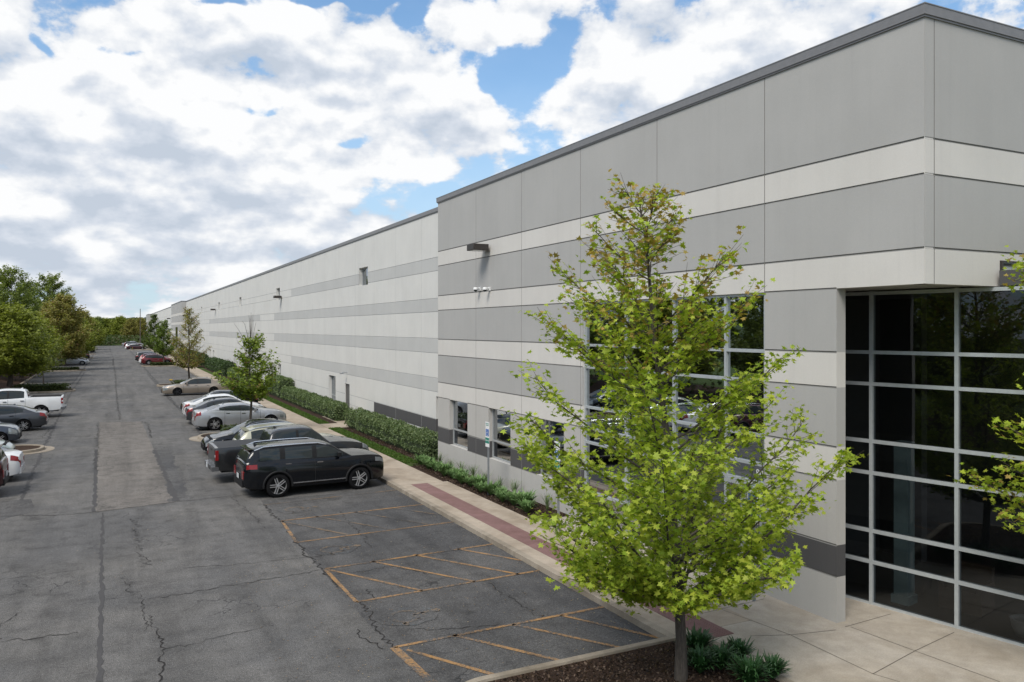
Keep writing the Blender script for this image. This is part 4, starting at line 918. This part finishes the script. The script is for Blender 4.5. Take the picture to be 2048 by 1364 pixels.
TRIM=plain('black_trim',(.012,.012,.013),.55,0,0,.25); RIMM=plain('alloy_rim',(.62,.62,.63),.3,.7); RIMD=plain('dark_rim',(.05,.05,.055),.35,.6); TYRE=plain('tyre',(.010,.010,.011),.9,0,0,.15); WELL=plain('wheel_well',(.008,.008,.008),.95)
PLATE=plain('license_plate',(.6,.62,.64),.4)
BEDM=plain('bed_cover',(.035,.035,.037),.65,0,0,.4)
SPECS={
'sedan':dict(L=4.9,W=1.84,wb=(1.47,-1.38),r=.335,
  deck=[(-2.45,.80),(-2.40,.93),(-2.1,1.02),(-1.5,1.03),(-.6,.97),(.6,.93),(1.05,.94),(1.6,.87),(2.1,.75),(2.36,.62),(2.45,.50)],
  roof=[(-1.95,1.03),(-1.6,1.17),(-1.15,1.35),(-.6,1.43),(0,1.45),(.35,1.40),(.75,1.20),(1.2,.93)],win=[(-1.35,-1.0),(-.95,-.13),(-.05,.95)],ws=(.30,1.2),bl=(-1.95,-1.08),seams=[1.02,-.09,-.98]),
'bigsedan':dict(L=5.0,W=1.88,wb=(1.55,-1.48),r=.36,
  deck=[(-2.5,.85),(-2.46,1.0),(-2.2,1.08),(-1.6,1.09),(-.6,1.03),(.6,.99),(1.0,1.0),(1.7,.97),(2.3,.86),(2.44,.74),(2.5,.6)],
  roof=[(-1.95,1.07),(-1.6,1.18),(-1.2,1.33),(-.6,1.41),(0,1.42),(.30,1.38),(.7,1.21),(1.12,1.0)],win=[(-1.25,-.98),(-.93,-.15),(-.07,.86)],ws=(.28,1.12),bl=(-1.95,-1.15),seams=[.98,-.11,-.96]),
'oldsedan':dict(L=5.4,W=1.98,wb=(1.5,-1.4),r=.34,
  deck=[(-2.7,.72),(-2.66,.88),(-2.4,.94),(-1.8,.95),(-.6,.92),(.6,.91),(1.1,.92),(1.8,.87),(2.4,.76),(2.62,.66),(2.7,.52)],
  roof=[(-1.75,.98),(-1.5,1.14),(-1.2,1.36),(-.6,1.46),(0,1.47),(.35,1.41),(.75,1.2),(1.2,.95)],win=[(-1.2,-.16),(-.08,.92)],ws=(.30,1.2),bl=(-1.75,-1.15),seams=[1.02,-.12,-1.1]),
'suv':dict(L=4.96,W=2.0,wb=(1.46,-1.38),r=.40,hub=.28,tum=.16,
  deck=[(-2.48,.95),(-2.45,1.18),(-2.32,1.23),(-1.5,1.235),(-.6,1.22),(.7,1.20),(1.15,1.21),(1.75,1.20),(2.2,1.15),(2.38,1.07),(2.48,.86)],
  roof=[(-2.40,1.23),(-2.30,1.45),(-2.14,1.62),(-1.8,1.69),(-.6,1.715),(.10,1.705),(.45,1.65),(.78,1.46),(1.20,1.205)],win=[(-1.96,-1.30),(-1.12,-.20),(-.04,.88)],ws=(.43,1.20),bl=(-2.40,-2.16),seams=[1.04,-.12,-1.2],clad=True,rails=True),
'cuv':dict(L=4.62,W=1.86,wb=(1.38,-1.28),r=.36,hub=.2,
  deck=[(-2.31,.82),(-2.27,1.0),(-2.1,1.08),(-1.4,1.08),(-.6,1.03),(.6,.98),(1.05,1.05),(1.6,1.02),(2.05,.92),(2.22,.80),(2.31,.6)],
  roof=[(-2.22,1.08),(-2.05,1.30),(-1.8,1.49),(-1.3,1.57),(-.4,1.61),(.1,1.59),(.4,1.51),(.75,1.36),(1.2,1.03)],win=[(-1.72,-1.2),(-1.12,-.1),(-.02,.90)],ws=(.36,1.2),bl=(-2.22,-1.82),seams=[1.0,-.06,-1.14],clad=True,rails=True),
'hatch':dict(L=4.2,W=1.74,wb=(1.28,-1.25),r=.31,hub=.16,
  deck=[(-2.1,.80),(-2.05,.97),(-1.8,1.02),(-1.2,1.0),(-.5,.95),(.6,.92),(1.05,.95),(1.5,.90),(1.88,.78),(2.02,.66),(2.1,.52)],
  roof=[(-1.98,1.0),(-1.8,1.22),(-1.5,1.41),(-1.0,1.49),(-.4,1.52),(.1,1.50),(.4,1.42),(.75,1.22),(1.2,.95)],win=[(-1.45,-1.1),(-1.0,-.12),(-.04,.88)],ws=(.34,1.2),bl=(-1.98,-1.5),seams=[.98,-.08,-1.04]),
'pickup':dict(L=5.85,W=2.02,wb=(1.95,-1.70),r=.41,hub=.42,
  deck=[(-2.945,1.30),(-2.90,1.34),(-1.2,1.35),(-1.0,1.30),(-.6,1.27),(1.0,1.22),(1.35,1.30),(2.0,1.27),(2.6,1.16),(2.84,1.02),(2.945,.80)],
  roof=[(-1.02,1.31),(-.96,1.56),(-.84,1.77),(-.5,1.85),(.2,1.88),(.55,1.85),(.85,1.69),(1.3,1.28)],win=[(-.80,.02),(.12,1.03)],ws=(.56,1.3),bl=(-1.02,-.83),seams=[1.1,.07,-.86],clad=False,bed=(-2.82,-1.10)),
}
CP={}
def vehicle(kind,name,mt,x,y,yaw,label,cat,res=1,rim=None,cover=False,chrome=True,group='cars parked in the lot',rails=None,tail=TAILR,text_=None,window_trim=None):
    S=SPECS[kind]; Ln,W=S['L'],S['W']; h=Ln/2; hub=S.get('hub',.19); r=S['r']; Ra=r+.055
    root=empty(name,(x,y,0),yaw,label,cat,group)
    wf=[(-h,.80),(-h+.1,.90),(-h+.45,.975),(-h+1.1,1),(h-1.1,1),(h-.5,.955),(h-.16,.86),(h-.05,.76),(h,.66)]
    if kind=='pickup': wf=[(-h,.93),(-h+.06,.96),(-h+.5,.985),(0,1),(h-.8,.985),(h-.25,.93),(h-.06,.86),(h,.8)]
    ff=[(-h,hub+.18),(-h+.12,hub+.08),(-h+.6,hub+.02),(0,hub),(h-.6,hub),(h-.1,hub+.02),(h,hub+.12)]
    w=lambda q:W/2*pchip(wf,q); zd=lambda q:pchip(S['deck'],q); zf=lambda q:pchip(ff,q)
    FR=[0,.05,.28,.52,.76,.92,1,1,1]; YM=[.84,.965,.995,1.0,.988,.958,.905,.5,0]; CR=[0,0,0,0,0,0,0,.022,.03]
    if kind=='pickup': YM=[.84,.96,.99,1.0,.99,.975,.945,.5,0]
    def arch(q):
        for a in S['wb']:
            if abs(q-a)<Ra: return r+math.sqrt(Ra*Ra-(q-a)**2)
        return None
    def Sf(q,k,off=0,side=1):
        a,b=zf(q),zd(q); z=a+FR[k]*(b-a)+CR[k]; yy_=w(q)*YM[k]
        if k==1 or k==2: yy_=min(yy_,w(q)*YM[k])
        ar=arch(q)
        if ar is not None and z<ar: z=ar
        if k==3 or k==2:
            for ax in S['wb']:
                dd_=abs(q-ax)
                if dd_<Ra+.16: yy_+=(.018 if kind!='pickup' else .045)*(1-dd_/(Ra+.16))
        return Vector((q,side*(yy_+off),z))
    st=.10*res; xs=[-h+ Ln*k/int(Ln/st) for k in range(int(Ln/st)+1)]
    for a in S['wb']:
        n=int(18/res); xs+=[a+Ra*math.cos(math.pi*k/n)*(1-1e-6) for k in range(n+1)]+[a-Ra-.002,a+Ra+.002]
    xs+=[-h+.02,-h+.05,h-.02,h-.05]
    if res<=1.3:
        for s_ in S['seams']: xs+=[s_-.007,s_+.007]
    xs=sorted(set(round(q,4) for q in xs)); bed=S.get('bed')
    if bed: xs=sorted(set(xs+[bed[0],bed[0]-.01,bed[1],bed[1]+.01]))
    body=MB()
    for side in (1,-1):
        rows=[]
        for q in xs:
            row=[Sf(q,k,0,side) for k in range(9)]
            if bed and bed[0]<=q<=bed[1]:
                if cover: row[7].z=row[6].z+.02; row[8].z=row[6].z+.03
                else: row[7]=Vector((q,side*(w(q)*.86),row[6].z-.42)); row[8].z=row[6].z-.42
            rows.append(row)
        def mf(i,j):
            q=(xs[i]+xs[i+1])/2
            if res<=1.3 and 1<=j<=5 and any(abs(q-s_)<.006 for s_ in S['seams']) and arch(q) is None: return 1
            if bed and bed[0]<=q<=bed[1] and j>=6: return 3
            if S.get('clad') and j<=0: return 2
            return 0
        body.grid(rows,0,True,mf=mf)
        for row in (rows[0],rows[-1]):
            body.face([row[0]]+row[1:]+[Vector((row[0].x,0,row[0].z))],0,False)
    # greenhouse
    rf=S['roof']; g0,g1=rf[0][0],rf[-1][0]; Hm=max(z for _,z in rf)
    def G(q,k,side=1,off=0):
        b=zd(q)-.006; z=max(pchip(rf,q),b+.001); hh=z-b; f=min(1,hh/.28); wb_=w(q)*.905; hm=Hm-b
        tum=S.get('tum',.25 if kind!='pickup' else .19)
        wr=wb_-tum*hh/.5*.9 if hh<.5 else wb_-tum*.9-.12*(hh-.5)
        zz=[b,b+.045*f,b+.5*hh,z-.075*f,z-.035*f,z-.008*f,z+.012*f,z+.018*f][k]
        yy_=[wb_,wb_-.012*f,(wb_*.5+wr*.5)+.02*f,wr+.005,wr-.025*f,wr-.10*f,wr*.45,0][k]
        return Vector((q,side*(yy_+off),zz))
    gx=[g0+(g1-g0)*k/int((g1-g0)/(.08*res)) for k in range(int((g1-g0)/(.08*res))+1)]
    for a,b in S['win']: gx+=[a,b]
    gx+=[S['ws'][0],S['bl'][1]]; gx=sorted(set(round(q,3) for q in gx))
    inr=lambda q,ab: ab[0]<q<ab[1]
    def glass(q,j): 
        if 1<=j<=2: return any(inr(q,ab) for ab in S['win'])
        if j>=5: return inr(q,S['ws']) or inr(q,S['bl'])
        return False
    for side in (1,-1):
        rows=[[G(q,k,side) for k in range(8)] for q in gx]
        body.grid(rows,0,True,skip=lambda i,j:glass((gx[i]+gx[i+1])/2,j),mf=lambda i,j:2 if (j in(1,2)and S['win'][0][0]<(gx[i]+gx[i+1])/2<S['win'][-1][1]) else 0)
    ob=body.build('body',[mt,SEAM,TRIM,BEDM],root,sharp=38,weld=True)
    def gpane(nm,ab,rng_,sides=(1,-1)):
        m=MB(); q_=[q for q in gx if ab[0]-1e-6<=q<=ab[1]+1e-6]
        for s_ in sides: m.grid([[G(q,k,s_) for k in rng_] for q in q_],0,True)
        return m.build(nm,[CARGLASS],root,weld=True)
    gpane('windshield',S['ws'],(5,6,7)); gpane('rear_window',S['bl'],(5,6,7))
    for ab in S['win']:
        for s_ in (1,-1): gpane('side_window',ab,(1,2,3),(s_,))
    # underbody
    m=MB(); m.box(-h+.25,h-.25,-W/2+.30,W/2-.30,hub-.02,.78); 
    for a in S['wb']: m.box(a-Ra+.02,a+Ra-.02,-W/2+.1,W/2-.1,r+.24,r+Ra-.015)
    m.build('underbody',[WELL],root)
    def patch(nm,x0,x1,k0,k1,mat,sides=(1,-1),off=.006):
        for s_ in sides:
            m=MB(); q_=[x0+(x1-x0)*k/5 for k in range(6)]
            m.grid([[Sf(q,k,off,s_)+Vector((0,0,.004 if k>=6 else 0)) for k in range(k0,k1+1)] for q in q_],0,True); m.build(nm,[mat],root)
    if kind=='pickup':
        patch('headlight',h-.32,h-.04,4,6,HEADL)
        for s_ in (1,-1):
            m=MB(); m.box(-h-.012,-h+.10,s_*(W/2*.955)-.07,s_*(W/2*.955)+.025,.90,1.26); m.build('tail_light',[tail],root)
            m=MB(); m.box(-h-.02,-h+.06,s_*(W/2*.955)-.05,s_*(W/2*.955)+.0285,1.02,1.10); m.build('tail_lens',[PLATE],root)
        m=MB(); m.box(-h-.12,-h+.12,-.95,.95,.50,.66); m.box(-h-.14,-h+.02,-.45,.45,.52,.675); m.build('rear_bumper',[plain('bumper_steel',(.22,.22,.23),.3,.8)],root,sharp=30)
        m=MB(); m.box(-h-.008,-h+.004,-.80,.80,.76,1.28); m.build('tailgate',[mt],root)
        m=MB(); m.box(-h-.006,-h+.0,-.84,-.80,.76,1.30); m.box(-h-.014,-h+0,-.18,.18,1.16,1.22); m.build('handle',[TRIM],root)
        m=MB(); m.box(h-.10,h+.05,-.95,.95,.46,.66); m.build('front_bumper',[CHROME if chrome else mt],root)
        m=MB(); m.box(h-.06,h+.012,-.62,.62,.72,1.0); m.build('grille',[TRIM],root)
    else:
        patch('headlight',h-.42 if kind!='hatch' else h-.45,h-.08,4 if kind in('suv','cuv') else 3,5,HEADL)
        if kind in('suv','cuv'): patch('tail_light',-h+.01,-h+.42,4,5,tail)
        else: patch('tail_light',-h+.005,-h+.30,4,6,tail)
        for s_ in (1,-1):
            z0=.62*(zd(-h))+.16; m=MB(); yo=s_*W/2*.80; m.box(-h-.012,-h+.01,min(yo,yo-s_*.26),max(yo,yo-s_*.26),zd(-h)*.88-.16,zd(-h)*.99); m.build('tail_light',[tail],root)
        m=MB(); zt=zd(h); m.box(h-.10,h+.012,-.42,.42,zt*.62,zt*1.0); m.build('grille',[TRIM],root)
        m=MB(); m.box(h-.2,h-.0,-.60,.60,hub+.06,hub+.17); m.build('lower_intake',[TRIM],root)
        m=MB(); m.box(-h-.03,-h+.1,-.72,.72,hub+.12,hub+.34); m.build('rear_bumper',[TRIM if S.get('clad') else mt],root)
    m=MB(); zp=.62 if kind=='pickup' else (.62*zd(-h)+.12); m.box(-h-(.17 if kind=='pickup' else .035),-h-(.16 if kind=='pickup' else .028),-.16,.16,zp-.08,zp+.08); m.build('license_plate',[PLATE],root)
    # handles, mirrors
    for s_ in (1,-1):
        for sx in S['seams'][1:]:
            q=sx+.17; 
            if q<-h+.9: continue
            p=Sf(q,5,0,s_); 
            if kind=='pickup': p=Sf(q,4,0,s_)+Vector((0,0,.12))
            m=MB(); m.box(q-.10,q+.10,min(p.y,p.y+s_*.035),max(p.y,p.y+s_*.035),p.z-.055,p.z-.02); m.build('door_handle',[CHROME if chrome else mt],root)
        q=S['win'][-1][1]-.18; p=G(q,1,s_); m=MB(); c=p+Vector((0,s_*.13,.07)); m.box(c.x-.05,c.x+.07,c.y-.10,c.y+.09,c.z-.07,c.z+.08); m.box(c.x-.02,c.x+.03,min(p.y-s_*.02,c.y),max(p.y-s_*.02,c.y),p.z+.01,p.z+.04)
        o=m.build('mirror',[mt if not S.get('clad') else TRIM],root); bv=o.modifiers.new('bevel','BEVEL'); bv.width=.03; bv.segments=3
    if (rails if rails is not None else S.get('rails')):
        for s_ in (1,-1):
            q0,q1=S['bl'][1]+.05,S['ws'][0]-.1; n=8; pts=[]
            for k in range(n+1):
                q=q0+(q1-q0)*k/n; p=G(q,4,s_); pts.append(p+Vector((0,-s_*.02,.045 if 0<k<n else 0)))
            m=MB(); m.tube(pts,.028,6); m.build('roof_rail',[CHROME],root)
        m=MB(); q=S['bl'][1]; z=pchip(rf,q); m.box(q-.16,q+.05,-W/2*.66,W/2*.66,z-.015,z+.02); m.build('spoiler',[mt],root)
        if kind=='suv':
            for s_ in (1,-1): 
                m=MB(); p=Sf(0,2,.012,s_); m.box(-.9,.95,min(p.y-s_*.01,p.y+s_*.01),max(p.y-s_*.01,p.y+s_*.01),.44,.475); m.build('door_trim',[CHROME],root)
    if window_trim:
        for s_ in (1,-1):
            q_=[q for q in gx if S['win'][0][0]-.25<=q<=S['win'][-1][1]+.02]
            m=MB(); m.tube([G(q,3,s_)+Vector((0,s_*.008,.012)) for q in q_],.012,5); m.build('window_trim',[CHROME],root)
    # antenna fin
    m=MB(); q=S['bl'][1]+.25; z=pchip(rf,q); m.face([(q-.08,.0,z+.09),(q+.08,.012,z+.01),(q-.09,.02,z+.01)]); m.face([(q-.08,.0,z+.09),(q-.09,-.02,z+.01),(q+.08,-.012,z+.01)]); m.face([(q-.08,.0,z+.09),(q-.09,.02,z+.01),(q-.09,-.02,z+.01)]); m.build('antenna',[mt],root)
    # arch cladding ring
    if S.get('clad'):
        for a in S['wb']:
            for s_ in (1,-1):
                n=20; y_=W/2*1.0; rows=[]
                for k in range(n+1):
                    t_=math.pi*(k/n)*1.06-.03*math.pi; rows.append([(a+(Ra+d)*math.cos(t_),s_*(w(a+(Ra+d)*math.cos(t_))*.997+e),r+(Ra+d)*math.sin(t_)) for d,e in ((-.012,-.03),(-.005,.026),(.05,.022),(.065,.0))])
                m=MB(); m.grid(rows,0,True); m.build('wheel_arch',[TRIM],root)
    # wheels
    key=(kind,rim.name if rim else 'a')
    for a in S['wb']:
        for s_ in (1,-1):
            m=MB(); tw=.115; m.lathe([(r*.70,-tw),(r*.93,-tw),(r*.985,-tw*.8),(r,-tw*.5),(r,tw*.5),(r*.985,tw*.8),(r*.93,tw),(r*.70,tw)],28 if res<1.5 else 16)
            wobj=m.build('wheel',[TYRE],root,sharp=50); wobj.location=(a,s_*(W/2-tw-.015),r); wobj.rotation_euler=(0,0,0 if s_>0 else math.pi)
            m=MB(); m.lathe([(r*0.730,tw*.98),(r*0.715,tw*.6),(r*0.680,tw*.3)],28 if res<1.5 else 16,0); m.lathe([(r*0.700,tw*.25),(.001,tw*.2)],20,1)
            m.lathe([(.065,tw*.55),(.06,tw*.82),(.001,tw*.86)],12,0)
            ns=5
            for k in range(ns):
                for za,zb_ in (((-.047,-.022),(.022,.047)) if rim is None else ((-.026,.026),)):
                    M=Matrix.Rotation(2*math.pi*k/ns,4,'Y'); m.box(.04,r*.715,tw*.5,tw*.9,za,zb_,0,M)
            m.build('rim',[rim or RIMM,WELL],wobj,sharp=30)
    return root
PK=paint
pblack=PK('paint_black',(.003,.004,.006),0,.15); pgrey=PK('paint_dark_grey',(.030,.031,.033),.6,.35); pcream=PK('paint_cream',(.48,.47,.36),.2); psilver=PK('paint_silver',(.44,.45,.47),.65,.35)
pwhite=PK('paint_white',(.72,.73,.74),0,.3); pcharc=PK('paint_charcoal',(.05,.053,.06),.6,.32); pbeige=PK('paint_beige',(.30,.25,.20),.6,.35); pred=PK('paint_dark_red',(.13,.010,.014),.4,.28); pmar=PK('paint_maroon',(.045,.008,.012),.4,.28)
pblue=PK('paint_blue_grey',(.055,.065,.085),.6,.3); pmint=PK('paint_pale_green',(.38,.44,.40),.4,.3)
PI=math.pi
V=vehicle
a=Vector(g(562,995)); b=Vector(g(725,977)); c=(a+b)/2
V('suv','suv',pblack,c.x-.20,c.y+.93,math.atan2(b.y-a.y,b.x-a.x)*.6,'black SUV with chrome roof rails parked nearest the camera','car',.8)
V('pickup','pickup_truck',pgrey,6.25,31.75,.03,'dark grey pickup with a flat bed cover beside the black SUV','pickup truck',.9,cover=True)
V('cuv','suv',pcream,6.85,34.9,0,'cream SUV with roof rails tucked between dark pickup and black sedan','car',1)
V('sedan','sedan',pblack,6.1,38.6,PI,'black sedan nosed out behind the dark grey pickup','car',1,window_trim=True)
V('bigsedan','sedan',psilver,6.6,48.1,.02,'large silver sedan parked behind the round kerbed island','car',.9)
V('sedan','sedan',pcharc,6.4,51.3,0,'charcoal sedan between the silver and white sedans on the right','car',1)
V('sedan','sedan',pwhite,6.5,54.6,0,'white sedan with red tail lamps in the right row','car',1)
V('sedan','sedan',pblack,6.6,58.0,PI,'black sedan nosed out beyond the right row white sedan','car',1,window_trim=True)
V('oldsedan','sedan',pbeige,6.45,73.9,PI,'beige sedan with black steel wheels nosed out before the hydrant','car',1,rim=RIMD)
V('cuv','suv',pred,6.4,137.6,0,'bright red hatchback SUV nearest in the far right row','car',1.3)
V('sedan','sedan',pwhite,6.3,140.8,0,'white car right behind the nearest red SUV','car',1.5); V('cuv','suv',pred,6.3,144,0,'second red car of the far right row','car',1.5)
V('suv','suv',pgrey,6.0,148,0,'dark van-like SUV ending the far right group','car',1.5)
V('sedan','sedan',pmar,5.9,238.5,0,'dark red sedan just behind the distant hydrant','car',2,group='distant parked cars'); V('sedan','sedan',pwhite,5.6,242,0,'white sedan behind the distant dark red sedan','car',2,group='distant parked cars'); V('cuv','suv',psilver,5.6,246,0,'silver SUV in the distant right group','car',2,group='distant parked cars')
V('suv','suv',pmar,5.6,262,0,'dark maroon SUV near the road end','car',2,group='distant parked cars'); V('pickup','pickup_truck',psilver,5.6,266,0,'pale pickup farthest along the right side','pickup truck',2,group='distant parked cars')
# left row
V('suv','suv',pmar,-5.75,32.4,PI,'dark maroon SUV cut by the left frame edge','car',1)
V('sedan','sedan',pwhite,-5.5,35.4,PI,'white sedan tail out behind the maroon SUV on the left','car',1)
V('sedan','sedan',pmint,-6.25,40.6,0,'pale green-silver sedan nosed out beside the left round island','car',1)
V('hatch','hatchback',pblue,-6.2,46.9,0,'blue grey hatchback nosed out beyond the left island','car',1)
V('sedan','sedan',pcharc,-5.75,52.4,PI,'dark grey sedan tail out before the white pickup','car',.9)
V('pickup','pickup_truck',pwhite,-5.75,59.6,PI,'white crew cab pickup with open bed at the left','pickup truck',.9)
V('sedan','sedan',psilver,-5.6,141.5,0,'silver sedan nosed out beyond the second left island','car',1.2)
V('sedan','sedan',pred,-5.8,145,0,'dark red car beside the far silver sedan','car',1.5); V('sedan','sedan',pwhite,-5.9,148.3,0,'white car third in the far left row','car',1.5); V('hatch','hatchback',pcharc,-6.0,151.5,0,'grey hatchback fourth in the far left row','car',1.5)
V('cuv','suv',pblack,-6,166,PI,'black SUV tail out before the grassy left island','car',1.5)
V('suv','suv',pblack,-6,206,PI,'black SUV tail out in the distant left group','car',2,group='distant parked cars'); V('suv','suv',pcharc,-6,210,0,'charcoal SUV nosed out in the distant left group','car',2,group='distant parked cars')
V('sedan','sedan',pcharc,-6,214,0,'grey sedan last in the distant left group','car',2,group='distant parked cars')
